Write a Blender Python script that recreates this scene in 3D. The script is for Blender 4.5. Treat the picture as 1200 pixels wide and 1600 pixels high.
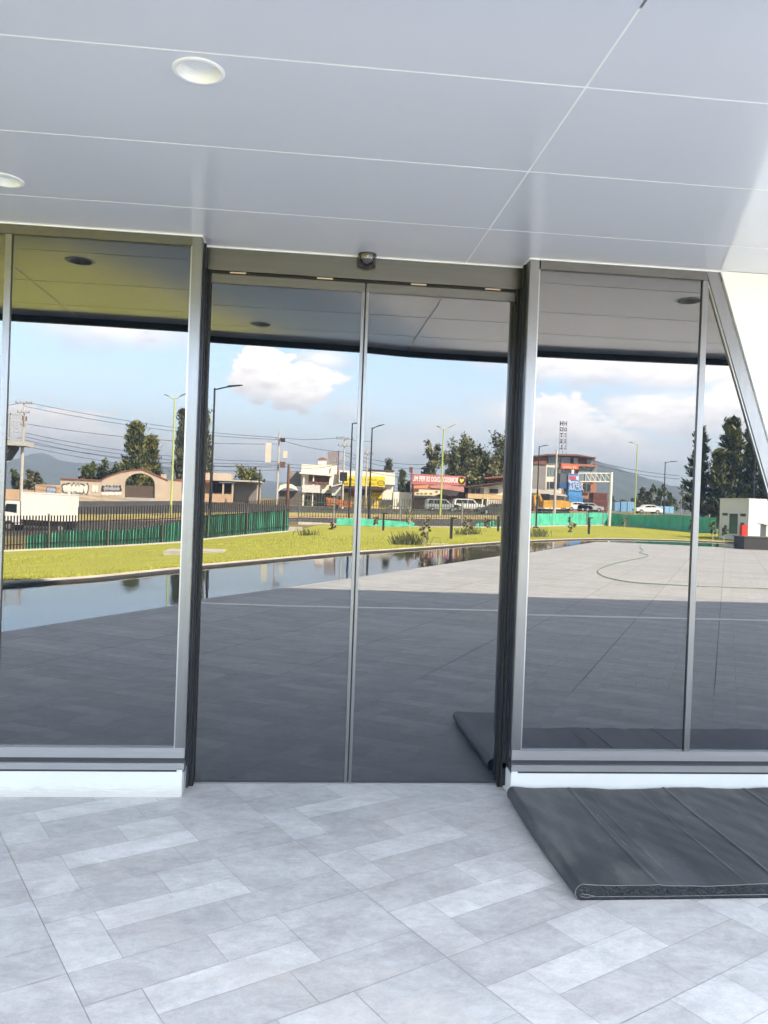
import bpy, math, random
import numpy as np
from mathutils import Vector, Matrix, noise
R_ = math.radians
random.seed(7)
sc = bpy.context.scene
for o in list(bpy.data.objects): bpy.data.objects.remove(o)
COL = sc.collection

# ------------------------------------------------------------------ camera
FPX, CAMY, EYE, HC = 1265.4, -4.7177, 1.65, 3.067
CF = Vector((0.09891, 0.99504, -0.01054)); CR = Vector((0.99445, -0.09846, 0.03713)); CU = Vector((-0.03591, 0.01416, 0.99925))
cd = bpy.data.cameras.new('camera'); cam = bpy.data.objects.new('camera', cd); COL.objects.link(cam)
cd.sensor_fit = 'VERTICAL'; cd.sensor_height = 36; cd.sensor_width = 27; cd.lens = FPX / 1600 * 36
cd.clip_start = 0.05; cd.clip_end = 30000
m = Matrix.Identity(4)
for i in range(3):
    m[i][0] = CR[i]; m[i][1] = CU[i]; m[i][2] = -CF[i]
m[0][3], m[1][3], m[2][3] = 0, CAMY, EYE
cam.matrix_world = m
sc.camera = cam
sc.view_settings.view_transform = 'Standard'; sc.view_settings.look = 'None'; sc.view_settings.gamma = 1
sc.view_settings.exposure = 4.02

def ray(u, v): return CF + CR * ((u - 600) / FPX) + CU * ((800 - v) / FPX)
def mir(u, v, Y, win=False):
    """point of the place at distance Y in front of the facade that the photo shows mirrored at pixel u,v"""
    y0 = -.217 if win else 0.0
    d = ray(u, v); t = (2 * y0 + Y - CAMY) / d.y
    return Vector((d.x * t, -Y, EYE + d.z * t))
def mflr(u, v, z=0, win=False):
    y0 = -.217 if win else 0.0
    d = ray(u, v); t = (z - EYE) / d.z
    return Vector((d.x * t, 2 * y0 - (CAMY + d.y * t), z))

# ------------------------------------------------------------------ sun and sky
SUN_EL, SUN_AZ = 42, 45          # azimuth from +y towards +x (behind the building, to the right)
sd = Vector((math.sin(R_(SUN_AZ)) * math.cos(R_(SUN_EL)), math.cos(R_(SUN_AZ)) * math.cos(R_(SUN_EL)), math.sin(R_(SUN_EL))))
sl = bpy.data.lights.new('sun', 'SUN'); sl.energy = 5.0; sl.angle = R_(.53); sl.color = (1, .88, .72)
so = bpy.data.objects.new('sun', sl); COL.objects.link(so)
so.rotation_euler = (-sd).to_track_quat('-Z', 'Y').to_euler(); so.location = sd * 50

w = bpy.data.worlds.new('World'); sc.world = w; w.use_nodes = True
nt = w.node_tree; N = nt.nodes; L = nt.links; N.clear()
def nd(t, **k):
    n = N.new(t)
    for a, b in k.items(): setattr(n, a, b)
    return n
def mth(op, a, b=None, c=None, clamp=False):
    n = N.new('ShaderNodeMath'); n.operation = op; n.use_clamp = clamp
    for i, s in enumerate((a, b, c)):
        if s is None: continue
        if isinstance(s, (int, float)): n.inputs[i].default_value = s
        else: L.new(s, n.inputs[i])
    return n.outputs[0]
def mixc(f, a, b):
    n = N.new('ShaderNodeMix'); n.data_type = 'RGBA'; n.clamp_factor = True
    for s, i in ((f, 0), (a, 6), (b, 7)):
        if isinstance(s, (int, float)): n.inputs[i].default_value = s
        elif isinstance(s, tuple): n.inputs[i].default_value = (*s, 1)
        else: L.new(s, n.inputs[i])
    return n.outputs[2]
sky = nd('ShaderNodeTexSky', sky_type='NISHITA', sun_disc=False)
sky.sun_elevation = R_(SUN_EL); sky.sun_rotation = R_(SUN_AZ); sky.air_density = 1; sky.dust_density = 1.2; sky.ozone_density = 1
tc = nd('ShaderNodeTexCoord'); sep = nd('ShaderNodeSeparateXYZ'); L.new(tc.outputs['Generated'], sep.inputs[0])
X, Y_, Z = sep.outputs
az = mth('ARCTAN2', X, mth('MULTIPLY', Y_, -1))            # 0 = straight away from the facade
el = mth('ARCSINE', Z)
def wnoise(scale, detail, rough, seed, zs=2.2):
    c = N.new('ShaderNodeCombineXYZ'); L.new(az, c.inputs[0]); L.new(mth('MULTIPLY', el, zs), c.inputs[1]); c.inputs[2].default_value = seed
    n = N.new('ShaderNodeTexNoise'); L.new(c.outputs[0], n.inputs['Vector']); n.inputs['Scale'].default_value = scale
    n.inputs['Detail'].default_value = detail; n.inputs['Roughness'].default_value = rough
    return n.outputs['Fac']
n1 = wnoise(16, 7, .58, 1.3); n2 = wnoise(5, 5, .55, 4.1); n3 = wnoise(45, 5, .6, 9.2)
def cloud(u, v, hu, hv, soft, amp, win=False, dens=1.0):
    d = ray(u, v).normalized(); a0 = math.atan2(d.x, d.y); e0 = math.asin(d.z)
    sa, se = hu / FPX, hv / FPX
    dx = mth('DIVIDE', mth('SUBTRACT', az, a0), sa); dz = mth('DIVIDE', mth('SUBTRACT', el, e0), se)
    r = mth('SQRT', mth('ADD', mth('MULTIPLY', dx, dx), mth('MULTIPLY', dz, dz)))
    r = mth('ADD', r, mth('MULTIPLY', mth('SUBTRACT', n1, .5), amp))
    r = mth('ADD', r, mth('MULTIPLY', mth('SUBTRACT', n3, .5), amp * .6))
    mr = N.new('ShaderNodeMapRange'); mr.interpolation_type = 'SMOOTHSTEP'
    L.new(r, mr.inputs[0]); mr.inputs[1].default_value = 1.0; mr.inputs[2].default_value = 1.0 - soft; mr.inputs[3].default_value = 0; mr.inputs[4].default_value = dens
    return mr.outputs[0], dz
CL = [  # u, v, half width, half height, softness, billow, density
    (405, 582, 60, 46, .16, 2.0, 1), (470, 604, 76, 38, .18, 2.0, 1), (505, 562, 60, 22, .7, 1.4, .8), (545, 640, 70, 36, .9, 1.6, .5),
    (180, 516, 190, 46, .9, 1.2, .85), (70, 676, 100, 46, .2, 2.2, 1), (145, 698, 105, 38, .25, 2.0, .95), (250, 706, 80, 36, .5, 1.7, .85),
    (395, 716, 130, 38, .5, 1.7, .85), (500, 722, 90, 30, .7, 1.5, .7), (630, 705, 100, 30, .6, 1.5, .85), (700, 672, 150, 40, .9, 1.6, .7), (790, 655, 80, 50, .8, 1.6, .7),
    (905, 570, 190, 40, .7, 1.4, .95), (1080, 575, 170, 48, .6, 1.3, 1), (845, 660, 80, 48, .25, 2.0, 1), (930, 686, 120, 46, .35, 2.0, 1), (1030, 650, 110, 46, .5, 1.5, 1), (1130, 640, 140, 56, .6, 1.5, 1),
    (1010, 715, 130, 26, .9, 1.2, .9), (1500, 560, 250, 90, .7, 1.5, 1), (-200, 560, 170, 60, .7, 1.5, 1), (-260, 690, 200, 40, .8, 1.5, 1)]
acc = None; shade = None
for (u, v, hu, hv, so_, am, de) in CL:
    dd, dz = cloud(u, v, hu, hv, so_, am, dens=de)
    s = mth('MULTIPLY', dd, mth('MULTIPLY_ADD', dz, .5, .5, clamp=True))
    if acc is None: acc, shade = dd, s
    else:
        acc = mth('MAXIMUM', acc, dd); shade = mth('MAXIMUM', shade, s)
# unseen broken cloud added overhead and behind the building to whiten the shade light
gen = N.new('ShaderNodeMapRange'); gen.interpolation_type = 'SMOOTHSTEP'; L.new(n2, gen.inputs[0]); gen.inputs[1].default_value = .30; gen.inputs[2].default_value = .58
hi = N.new('ShaderNodeMapRange'); L.new(el, hi.inputs[0]); hi.inputs[1].default_value = .26; hi.inputs[2].default_value = .42
gd = mth('MULTIPLY', gen.outputs[0], hi.outputs[0])
acc = mth('MAXIMUM', acc, gd)
lit = mth('ADD', mth('MULTIPLY', shade, 1.15), mth('MULTIPLY', mth('SUBTRACT', n3, .45), 1.8))
lit = mth('ADD', lit, mth('MULTIPLY', mth('SUBTRACT', n1, .5), 1.6), clamp=True)
ccol = mixc(lit, (3.7, 3.5, 3.5), (6.9, 6.25, 5.7))
hz = N.new('ShaderNodeMapRange'); L.new(el, hz.inputs[0]); hz.inputs[1].default_value = .16; hz.inputs[2].default_value = 0; hz.inputs[3].default_value = 0; hz.inputs[4].default_value = .75
base = mixc(hz.outputs[0], sky.outputs[0], (4.6, 4.75, 5.0))
over = N.new('ShaderNodeMapRange'); L.new(el, over.inputs[0]); over.inputs[1].default_value = .24; over.inputs[2].default_value = .42; over.inputs[3].default_value = 1.38; over.inputs[4].default_value = .52  # sky raised low down and dimmed overhead by hand, to deepen the shade
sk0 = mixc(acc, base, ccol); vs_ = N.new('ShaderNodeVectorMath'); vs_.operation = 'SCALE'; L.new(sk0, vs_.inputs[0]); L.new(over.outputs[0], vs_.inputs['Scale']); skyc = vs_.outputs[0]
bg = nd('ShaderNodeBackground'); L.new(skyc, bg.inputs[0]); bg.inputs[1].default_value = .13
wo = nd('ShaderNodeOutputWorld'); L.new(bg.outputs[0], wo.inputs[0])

# ------------------------------------------------------------------ materials
MATS = {}
def mat(name, col, rough=.7, metal=0, spec=.5, var=0, vscale=5, bump=0, bscale=40, coat=0, ior=None, attr=None, stretch=None, var2=None, space='Object', detail=6, aniso=None, coatr=.08, emit=None, flecks=None):
    if name in MATS: return MATS[name]
    M = bpy.data.materials.new(name); M.use_nodes = True; t = M.node_tree; b = t.nodes['Principled BSDF']
    b.inputs['Roughness'].default_value = rough; b.inputs['Metallic'].default_value = metal
    b.inputs['Specular IOR Level'].default_value = spec; b.inputs['Base Color'].default_value = (*col, 1)
    if coat: b.inputs['Coat Weight'].default_value = coat; b.inputs['Coat Roughness'].default_value = coatr
    if ior: b.inputs['IOR'].default_value = ior
    cur = None
    tcn = t.nodes.new('ShaderNodeTexCoord'); mp = t.nodes.new('ShaderNodeMapping'); t.links.new(tcn.outputs[space], mp.inputs[0])
    if stretch: mp.inputs['Scale'].default_value = stretch
    if attr:
        a = t.nodes.new('ShaderNodeVertexColor'); a.layer_name = attr; cur = a.outputs[0]
    def noisen(s, d=detail):
        n = t.nodes.new('ShaderNodeTexNoise'); n.inputs['Scale'].default_value = s; n.inputs['Detail'].default_value = d; n.inputs['Roughness'].default_value = .6
        t.links.new(mp.outputs[0], n.inputs['Vector']); return n.outputs['Fac']
    if var:
        mr = t.nodes.new('ShaderNodeMapRange'); t.links.new(noisen(vscale), mr.inputs[0]); mr.inputs[1].default_value = .3; mr.inputs[2].default_value = .7
        mr.inputs[3].default_value = 1 - var; mr.inputs[4].default_value = 1 + var
        vm = t.nodes.new('ShaderNodeVectorMath'); vm.operation = 'SCALE'
        if cur: t.links.new(cur, vm.inputs[0])
        else: vm.inputs[0].default_value = col
        t.links.new(mr.outputs[0], vm.inputs['Scale']); cur = vm.outputs[0]
    if var2:                                   # (colour, scale, low, high)
        mr = t.nodes.new('ShaderNodeMapRange'); t.links.new(noisen(var2[1]), mr.inputs[0]); mr.inputs[1].default_value = var2[2]; mr.inputs[2].default_value = var2[3]
        mx = t.nodes.new('ShaderNodeMix'); mx.data_type = 'RGBA'; t.links.new(mr.outputs[0], mx.inputs[0])
        if cur: t.links.new(cur, mx.inputs[6])
        else: mx.inputs[6].default_value = (*col, 1)
        mx.inputs[7].default_value = (*var2[0], 1); cur = mx.outputs[2]
    if flecks:                                 # (colour, scale, low, high, stretch): small scuffs and dust specks
        m2 = t.nodes.new('ShaderNodeMapping'); m2.inputs['Scale'].default_value = flecks[4]; m2.inputs['Rotation'].default_value = (0, 0, .5); t.links.new(tcn.outputs[space], m2.inputs[0])
        n = t.nodes.new('ShaderNodeTexNoise'); n.inputs['Scale'].default_value = flecks[1]; n.inputs['Detail'].default_value = 7; n.inputs['Roughness'].default_value = .72; t.links.new(m2.outputs[0], n.inputs['Vector'])
        mr = t.nodes.new('ShaderNodeMapRange'); t.links.new(n.outputs['Fac'], mr.inputs[0]); mr.inputs[1].default_value = flecks[2]; mr.inputs[2].default_value = flecks[3]
        mx = t.nodes.new('ShaderNodeMix'); mx.data_type = 'RGBA'; t.links.new(mr.outputs[0], mx.inputs[0])
        if cur: t.links.new(cur, mx.inputs[6])
        else: mx.inputs[6].default_value = (*col, 1)
        mx.inputs[7].default_value = (*flecks[0], 1); cur = mx.outputs[2]
    if cur: t.links.new(cur, b.inputs['Base Color'])
    if bump:
        bp = t.nodes.new('ShaderNodeBump'); bp.inputs['Strength'].default_value = 1; bp.inputs['Distance'].default_value = bump
        t.links.new(noisen(bscale, 4), bp.inputs['Height']); t.links.new(bp.outputs[0], b.inputs['Normal'])
    MATS[name] = M; return M

# ------------------------------------------------------------------ mesh helper
class MB:
    def __init__(s, M=None): s.v = []; s.f = []; s.c = []; s.M = M; s.mi = []
    def poly(s, pts, c=None):
        b = len(s.v); s.v += [s.M @ Vector(p) if s.M else Vector(p) for p in pts]; s.f.append(tuple(range(b, b + len(pts)))); s.c.append(c)
    def mesh(s, vs, fs, c=None):
        b = len(s.v); s.v += [s.M @ Vector(p) if s.M else Vector(p) for p in vs]
        for f in fs: s.f.append(tuple(b + i for i in f)); s.c.append(c)
    def box(s, x0, x1, y0, y1, z0, z1, c=None):
        x0, x1 = sorted((x0, x1)); y0, y1 = sorted((y0, y1)); z0, z1 = sorted((z0, z1))
        v = [(x0, y0, z0), (x1, y0, z0), (x1, y1, z0), (x0, y1, z0), (x0, y0, z1), (x1, y0, z1), (x1, y1, z1), (x0, y1, z1)]
        s.mesh(v, [(0, 3, 2, 1), (4, 5, 6, 7), (0, 1, 5, 4), (1, 2, 6, 5), (2, 3, 7, 6), (3, 0, 4, 7)], c)
    def prism(s, pts, axis, a, b, c=None):
        """pts: 2-D outline; axis 'x','y' or 'z' it is extruded along"""
        def P(p, t): return {'y': (p[0], t, p[1]), 'x': (t, p[0], p[1]), 'z': (p[0], p[1], t)}[axis]
        n = len(pts); v = [P(p, a) for p in pts] + [P(p, b) for p in pts]
        s.mesh(v, [tuple(range(n)), tuple(range(2 * n - 1, n - 1, -1))] + [(i, i + n, (i + 1) % n + n, (i + 1) % n) for i in range(n)], c)
    def tube(s, pts, r, n=8, r1=None, cap=True, c=None):
        pts = [Vector(p) for p in pts]; k = len(pts); vs = []; fs = []
        for i, p in enumerate(pts):
            d = (pts[min(i + 1, k - 1)] - pts[max(i - 1, 0)]).normalized()
            a = d.cross(Vector((0, 0, 1)) if abs(d.z) < .9 else Vector((1, 0, 0))).normalized(); b = d.cross(a)
            rr = r if r1 is None else r + (r1 - r) * i / (k - 1)
            vs += [p + (a * math.cos(2 * math.pi * j / n) + b * math.sin(2 * math.pi * j / n)) * rr for j in range(n)]
        for i in range(k - 1):
            for j in range(n): fs.append((i * n + j, i * n + (j + 1) % n, (i + 1) * n + (j + 1) % n, (i + 1) * n + j))
        if cap: fs += [tuple(range(n))[::-1], tuple((k - 1) * n + j for j in range(n))]
        s.mesh(vs, fs, c)
    def lathe(s, prof, cx, cy, z0=0, n=32, c=None):
        vs = []; fs = []; k = len(prof)
        for (r, z) in prof: vs += [(cx + r * math.cos(2 * math.pi * j / n), cy + r * math.sin(2 * math.pi * j / n), z0 + z) for j in range(n)]
        for i in range(k - 1):
            for j in range(n): fs.append((i * n + j, i * n + (j + 1) % n, (i + 1) * n + (j + 1) % n, (i + 1) * n + j))
        s.mesh(vs, fs, c)
    def build(s, name, mt, parent=None, smooth=False, kind=None, attr=None):
        me = bpy.data.meshes.new(name)
        root = parent
        while root is not None and root.parent: root = root.parent
        off = root.location if root is not None and root.type == 'EMPTY' else Vector((0, 0, 0))
        me.from_pydata([tuple(v - off) for v in s.v], [], s.f); me.update()
        if attr:
            ca = me.color_attributes.new(attr, 'FLOAT_COLOR', 'CORNER'); arr = []
            for f, c in zip(s.f, s.c): arr += list((*c, 1)) * len(f)
            ca.data.foreach_set('color', arr)
        if smooth:
            for p in me.polygons: p.use_smooth = True
            try: me.set_sharp_from_angle(angle=R_(35))
            except Exception: pass
        me.materials.append(mt)
        o = bpy.data.objects.new(name, me); COL.objects.link(o)
        if parent is not None: o.parent = parent
        if kind: o['kind'] = kind
        return o
def thing(name, label, cat, loc=(0, 0, 0), group=None):
    o = bpy.data.objects.new(name, None); COL.objects.link(o); o.location = Vector(loc); o.empty_display_size = .1
    o['label'] = label; o['category'] = cat
    if group: o['group'] = group
    return o
def tag(o, label, cat, group=None):
    o['label'] = label; o['category'] = cat
    if group: o['group'] = group
    return o
def text(body, size, parent, name, mt, loc, face=1, depth=.01, sx=1, center=True, ax=None, bold=0):
    """lettering standing on a wall that faces +y (face=1), turned to mesh"""
    cu = bpy.data.curves.new(name, 'FONT'); cu.body = body; cu.size = size; cu.extrude = depth; cu.align_x = 'CENTER' if center else 'LEFT'; cu.align_y = 'CENTER'; cu.space_line = .9; cu.offset = bold
    t = bpy.data.objects.new(name, cu); COL.objects.link(t)
    dg = bpy.context.evaluated_depsgraph_get(); me = bpy.data.meshes.new_from_object(t.evaluated_get(dg)); me.name = name
    bpy.data.objects.remove(t); bpy.data.curves.remove(cu)
    rot = Matrix.Rotation(math.pi, 4, 'Z') @ Matrix.Rotation(math.pi / 2, 4, 'X')
    me.transform(Matrix.Translation(Vector(loc)) @ rot @ Matrix.Diagonal((sx, 1, 1, 1)))
    root = parent
    while root.parent: root = root.parent
    me.transform(Matrix.Translation(-root.location)); me.materials.clear(); me.materials.append(mt)
    o = bpy.data.objects.new(name, me); COL.objects.link(o); o.parent = parent
    return o

def strokes(parent, mt, x, y, z, w_, h_, n):
    """a line of lettering too small to read in the photograph: uneven upright strokes"""
    mb = MB(); rr = random.Random(n); st = w_ / n
    for i in range(n):
        a = x - w_ / 2 + i * st; k = rr.choice((.6, .8, 1)); t_ = st * .28
        mb.box(a, a + t_, y - .02, y, z - h_ / 2, z - h_ / 2 + h_ * k)
        if rr.random() < .7: q = rr.choice((-.5, 0, k - .62)) * h_; mb.box(a + t_, a + st * .72, y - .02, y, z + q, z + q + h_ * .14)
    return mb.build('lettering', mt, parent)
# ------------------------------------------------------------------ shared materials
M_ceil = mat('soffit_panel', (.72, .735, .79), .35, coat=1, coatr=.11, var=.015, vscale=.6)
M_ceil.node_tree.nodes['Principled BSDF'].inputs['Coat IOR'].default_value = 1.65
M_seal = mat('joint_sealant', (.86, .86, .85), .75)
M_white = mat('white_render', (.70, .70, .67), .8, var=.03, vscale=3, bump=.0008, bscale=60)
def plinth_mat():
    M = mat('painted_plinth', (.36, .36, .335), .8, var=.03, vscale=3, bump=.0008, bscale=60); t = M.node_tree; b = t.nodes['Principled BSDF']; src = b.inputs['Base Color'].links[0].from_socket
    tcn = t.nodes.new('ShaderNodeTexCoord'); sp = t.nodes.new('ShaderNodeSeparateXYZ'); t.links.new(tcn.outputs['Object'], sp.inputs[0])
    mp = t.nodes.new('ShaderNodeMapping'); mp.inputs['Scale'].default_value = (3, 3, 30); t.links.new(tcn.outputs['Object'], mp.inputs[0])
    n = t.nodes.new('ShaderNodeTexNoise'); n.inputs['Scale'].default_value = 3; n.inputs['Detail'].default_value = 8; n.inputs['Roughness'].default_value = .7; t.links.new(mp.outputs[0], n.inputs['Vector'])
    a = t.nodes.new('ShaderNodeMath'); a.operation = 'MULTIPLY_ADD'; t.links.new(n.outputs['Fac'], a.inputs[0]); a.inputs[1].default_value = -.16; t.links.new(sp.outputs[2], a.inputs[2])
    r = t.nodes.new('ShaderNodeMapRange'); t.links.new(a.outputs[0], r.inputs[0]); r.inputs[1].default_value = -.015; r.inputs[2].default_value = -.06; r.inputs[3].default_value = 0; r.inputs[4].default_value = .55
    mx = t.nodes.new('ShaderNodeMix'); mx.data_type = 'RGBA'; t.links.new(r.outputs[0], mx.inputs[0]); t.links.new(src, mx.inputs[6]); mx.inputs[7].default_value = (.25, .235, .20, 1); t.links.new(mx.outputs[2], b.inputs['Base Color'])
    return M
M_plinth = plinth_mat()
M_metal = mat('bronze_aluminium', (.155, .157, .162), .30, metal=1, var=.07, vscale=3, stretch=(14, 14, .6))
M_metal_h = mat('bronze_aluminium_rail', (.11, .107, .105), .32, metal=1, var=.06, vscale=3, stretch=(.6, 14, 14))
M_bright = mat('satin_aluminium', (.31, .31, .315), .33, metal=1, var=.05, vscale=3, stretch=(.6, 14, 14))
M_dark = mat('black_gasket', (.008, .008, .009), .5, spec=.3)
M_darkmetal = mat('dark_channel', (.022, .023, .026), .35, metal=.3)
def glass_mat():
    M = bpy.data.materials.new('mirror_tinted_glass'); M.use_nodes = True; t = M.node_tree; b = t.nodes['Principled BSDF']
    b.inputs['Base Color'].default_value = (.004, .006, .009, 1); b.inputs['Roughness'].default_value = 0.0; b.inputs['IOR'].default_value = 1.94
    tcn = t.nodes.new('ShaderNodeTexCoord'); n = t.nodes.new('ShaderNodeTexNoise'); n.inputs['Scale'].default_value = 1.1; n.inputs['Detail'].default_value = 0
    t.links.new(tcn.outputs['Object'], n.inputs['Vector'])
    bp = t.nodes.new('ShaderNodeBump'); bp.inputs['Strength'].default_value = 1; bp.inputs['Distance'].default_value = .0008
    t.links.new(n.outputs['Fac'], bp.inputs['Height']); t.links.new(bp.outputs[0], b.inputs['Normal'])
    return M
M_glass = glass_mat()

# ------------------------------------------------------------------ paving of printed porcelain slabs
TH = R_(28.6); cu_, su_ = math.cos(TH), math.sin(TH)
UL, VL = 1.192, .587
def uv2xy(u, v): return (u * cu_ - v * su_, u * su_ + v * cu_)
PAV = [(-7.0, .6), (-6.67, 0), (15.5, -37.2), (21.0, -36.3), (27, -33.5), (60, -20), (60, .6)]   # convex outline
def clip(poly, cl):
    out = poly; n = len(cl)
    for i in range(n):
        a, b = cl[i], cl[(i + 1) % n]; src = out; out = []
        def side(p): return (b[0] - a[0]) * (p[1] - a[1]) - (b[1] - a[1]) * (p[0] - a[0])
        for j in range(len(src)):
            p, q = src[j], src[(j + 1) % len(src)]; sp, sq = side(p), side(q)
            if sp >= 0: out.append(p)
            if (sp >= 0) != (sq >= 0):
                t = sp / (sp - sq); out.append((p[0] + (q[0] - p[0]) * t, p[1] + (q[1] - p[1]) * t))
        if len(out) < 3: return None
    return out
#  pieces inside one slab: u0,u1,v0,v1,tone   (v runs -.107 .. .480)
PC = [(0, .19, -.107, .27, .97), (.19, .79, .106, .27, 1.07), (.19, .66, -.107, .106, .86), (0, .50, .27, .48, .85), (.50, .79, .27, .48, .99),
      (.79, UL, .106, .48, .92), (.66, UL, -.107, .106, .86)]
rt = random.Random(3)
def paving():
    mb = MB()
    for i in range(-30, 60):
        for j in range(-90, 30):
            u0 = -1.553 + i * UL; v0 = -.005 + j * VL
            cx, cy = uv2xy(u0 + .6, v0 + .2)
            if cx < -7.8 or cx > 40 or cy > 1.2 or cy < -38.5: continue
            if cy < -12 and cx > 34: continue
            far = cy < -3.2; g = .006 if far else .0010; tv = rt.uniform(.90, 1.08) if far else rt.uniform(.97, 1.03); warm = rt.uniform(-.006, .012)
            for (a, b, c, d, tone) in PC[:7]:
                e = .0009 if not far else .002
                a_ = a + (g if a == 0 else e); b_ = b - (g if b == UL else e); c_ = c + (g if c == -.107 else e); d_ = d - (g if d == .48 else e)
                q = [uv2xy(u0 + a_, v0 + c_), uv2xy(u0 + b_, v0 + c_), uv2xy(u0 + b_, v0 + d_), uv2xy(u0 + a_, v0 + d_)]
                q = clip(q, PAV)
                if not q: continue
                k = (1 + (tone - 1) * (.45 if far else 1)) * tv * rt.uniform(.965, 1.035) * (1.08 if far else 1.05)
                mb.poly([(x, y, 0) for x, y in q], (.375 * k * (1 + warm), .378 * k, .377 * k * (1 - warm)))
    M = bpy.data.materials.new('porcelain_paving'); M.use_nodes = True; t = M.node_tree; b = t.nodes['Principled BSDF']
    a = t.nodes.new('ShaderNodeVertexColor'); a.layer_name = 'tone'
    tcn = t.nodes.new('ShaderNodeTexCoord'); mp = t.nodes.new('ShaderNodeMapping'); mp.inputs['Rotation'].default_value = (0, 0, -TH); mp.inputs['Scale'].default_value = (1.0, 1.5, 1)
    t.links.new(tcn.outputs['Object'], mp.inputs[0])
    def nz(s, d, r, dist=0):
        n = t.nodes.new('ShaderNodeTexNoise'); n.inputs['Scale'].default_value = s; n.inputs['Detail'].default_value = d; n.inputs['Roughness'].default_value = r; n.inputs['Distortion'].default_value = dist
        t.links.new(mp.outputs[0], n.inputs['Vector']); return n.outputs['Fac']
    def mr(f, a0, a1, b0, b1):
        n = t.nodes.new('ShaderNodeMapRange'); t.links.new(f, n.inputs[0])
        for i, x in enumerate((a0, a1, b0, b1)): n.inputs[i + 1].default_value = x
        return n.outputs[0]
    def mul(p, q):
        n = t.nodes.new('ShaderNodeMath'); n.operation = 'MULTIPLY'; t.links.new(p, n.inputs[0]); t.links.new(q, n.inputs[1]); return n.outputs[0]
    f = mul(mul(mr(nz(3.0, 12, .74, .5), .36, .64, .81, 1.10), mr(nz(14, 10, .8, .6), .34, .66, .84, 1.10)), mr(nz(90, 4, .7), .35, .65, .94, 1.05))
    vm = t.nodes.new('ShaderNodeVectorMath'); vm.operation = 'SCALE'; t.links.new(a.outputs[0], vm.inputs[0]); t.links.new(f, vm.inputs['Scale'])
    mx = t.nodes.new('ShaderNodeMix'); mx.data_type = 'RGBA'; t.links.new(mr(nz(.9, 7, .68, .5), .54, .72, 0, .45), mx.inputs[0]); t.links.new(vm.outputs[0], mx.inputs[6]); mx.inputs[7].default_value = (.41, .375, .33, 1)
    t.links.new(mx.outputs[2], b.inputs['Base Color'])
    t.links.new(mr(nz(6, 4, .6), .3, .7, .46, .62), b.inputs['Roughness'])
    bp = t.nodes.new('ShaderNodeBump'); bp.inputs['Strength'].default_value = .5; bp.inputs['Distance'].default_value = .0008
    t.links.new(nz(22, 6, .65), bp.inputs['Height']); t.links.new(bp.outputs[0], b.inputs['Normal'])
    mb.build('paving', M, kind='structure', attr='tone')
    g = MB(); g.poly([(x, y, -.004) for x, y in PAV]); g.build('paving_bed', mat('grout', (.22, .22, .22), .9), kind='structure')
    e = MB()
    n = len(PAV)
    for i in range(1, 4):
        (x0, y0), (x1, y1) = PAV[i], PAV[i + 1]
        e.poly([(x0, y0, -.004), (x1, y1, -.004), (x1, y1, -.6), (x0, y0, -.6)])
    e.build('paving_edge', mat('slab_edge', (.33, .33, .33), .8, var=.1), kind='structure')
paving()
# slot drain across the paving
d = MB()
for i in range(0, 34):
    x0 = -1.75 + i * 1.0
    d.box(x0 + .004, x0 + .996, -8.075, -8.005, .001, .007)
    d.box(x0 + .004, x0 + .996, -7.985, -7.915, .001, .007)
dr = d.build('slot_drain', mat('drain_steel', (.86, .86, .84), .6)); tag(dr, 'thin pale slot drain line running across the shaded paving parallel to the entrance', 'drain')

# ------------------------------------------------------------------ the entrance building
CEX = [(-60, -2.2), (-8, -2.3), (-4, -2.45), (-2.3, -2.53), (-1, -2.58), (.5, -2.67), (.9, -2.745), (1.3, -2.77), (2, -2.79), (4, -2.70), (7, -2.57), (11, -2.4), (60, -2.2)]   # gently bowed canopy edge
def edge_y(x): return float(np.interp(x, [a for a, b in CEX], [b for a, b in CEX]))
bld = thing('entrance_building', 'white building with mirrored glass entrance recessed under a glossy grey panelled canopy', 'building', (0, 0, 0))
WY = -.217      # face of the window frames
# soffit panels with real joints
xs = [-60, -12.96, -10.19, -7.42, -4.65, -1.88, .89, 3.66, 6.43, 9.2, 11.97, 60]
ys = [None, -2.067, -1.369, -.645, .25]
sf = MB(); J = .0045
for i in range(len(xs) - 1):
    sub = [xs[i]] + [x for x, _ in CEX if xs[i] < x < xs[i + 1]] + [xs[i + 1]]
    fine = []
    for a, b in zip(sub[:-1], sub[1:]):
        k = max(1, int(min(abs(b - a), 3) / .5)); fine += [a + (b - a) * q / k for q in range(k)]
    fine.append(sub[-1])
    fine[0] += J; fine[-1] -= J
    for r in range(4):
        top = ys[r + 1] - J
        front = [(x, (edge_y(x) + .03) if r == 0 else ys[r] + J) for x in fine]
        n = len(fine)
        vs = [(x, y, HC) for x, y in front] + [(x, top, HC) for x in fine] + [(x, y, HC + .012) for x, y in front] + [(x, top, HC + .012) for x in fine]
        fs = []
        for q in range(n - 1):
            fs.append((q, q + n, q + n + 1, q + 1))
            fs.append((q, q + 1, q + 1 + 2 * n, q + 2 * n)); fs.append((q + n, q + 3 * n, q + 3 * n + 1, q + n + 1))
        fs += [(0, 2 * n, 3 * n, n), (n - 1, 2 * n - 1, 4 * n - 1, 3 * n - 1)]
        sf.mesh(vs, fs)
soff = sf.build('canopy_soffit', M_ceil, bld)
jb = MB(); jb.box(-59.9, 59.9, -2.15, .2, HC + .0012, HC + .01); 
for xj in xs[1:-1]: jb.box(xj - .006, xj + .006, -2.5, -2.152, HC + .0012, HC + .01)
jb.build('joint_sealant', M_seal, soff)
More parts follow.
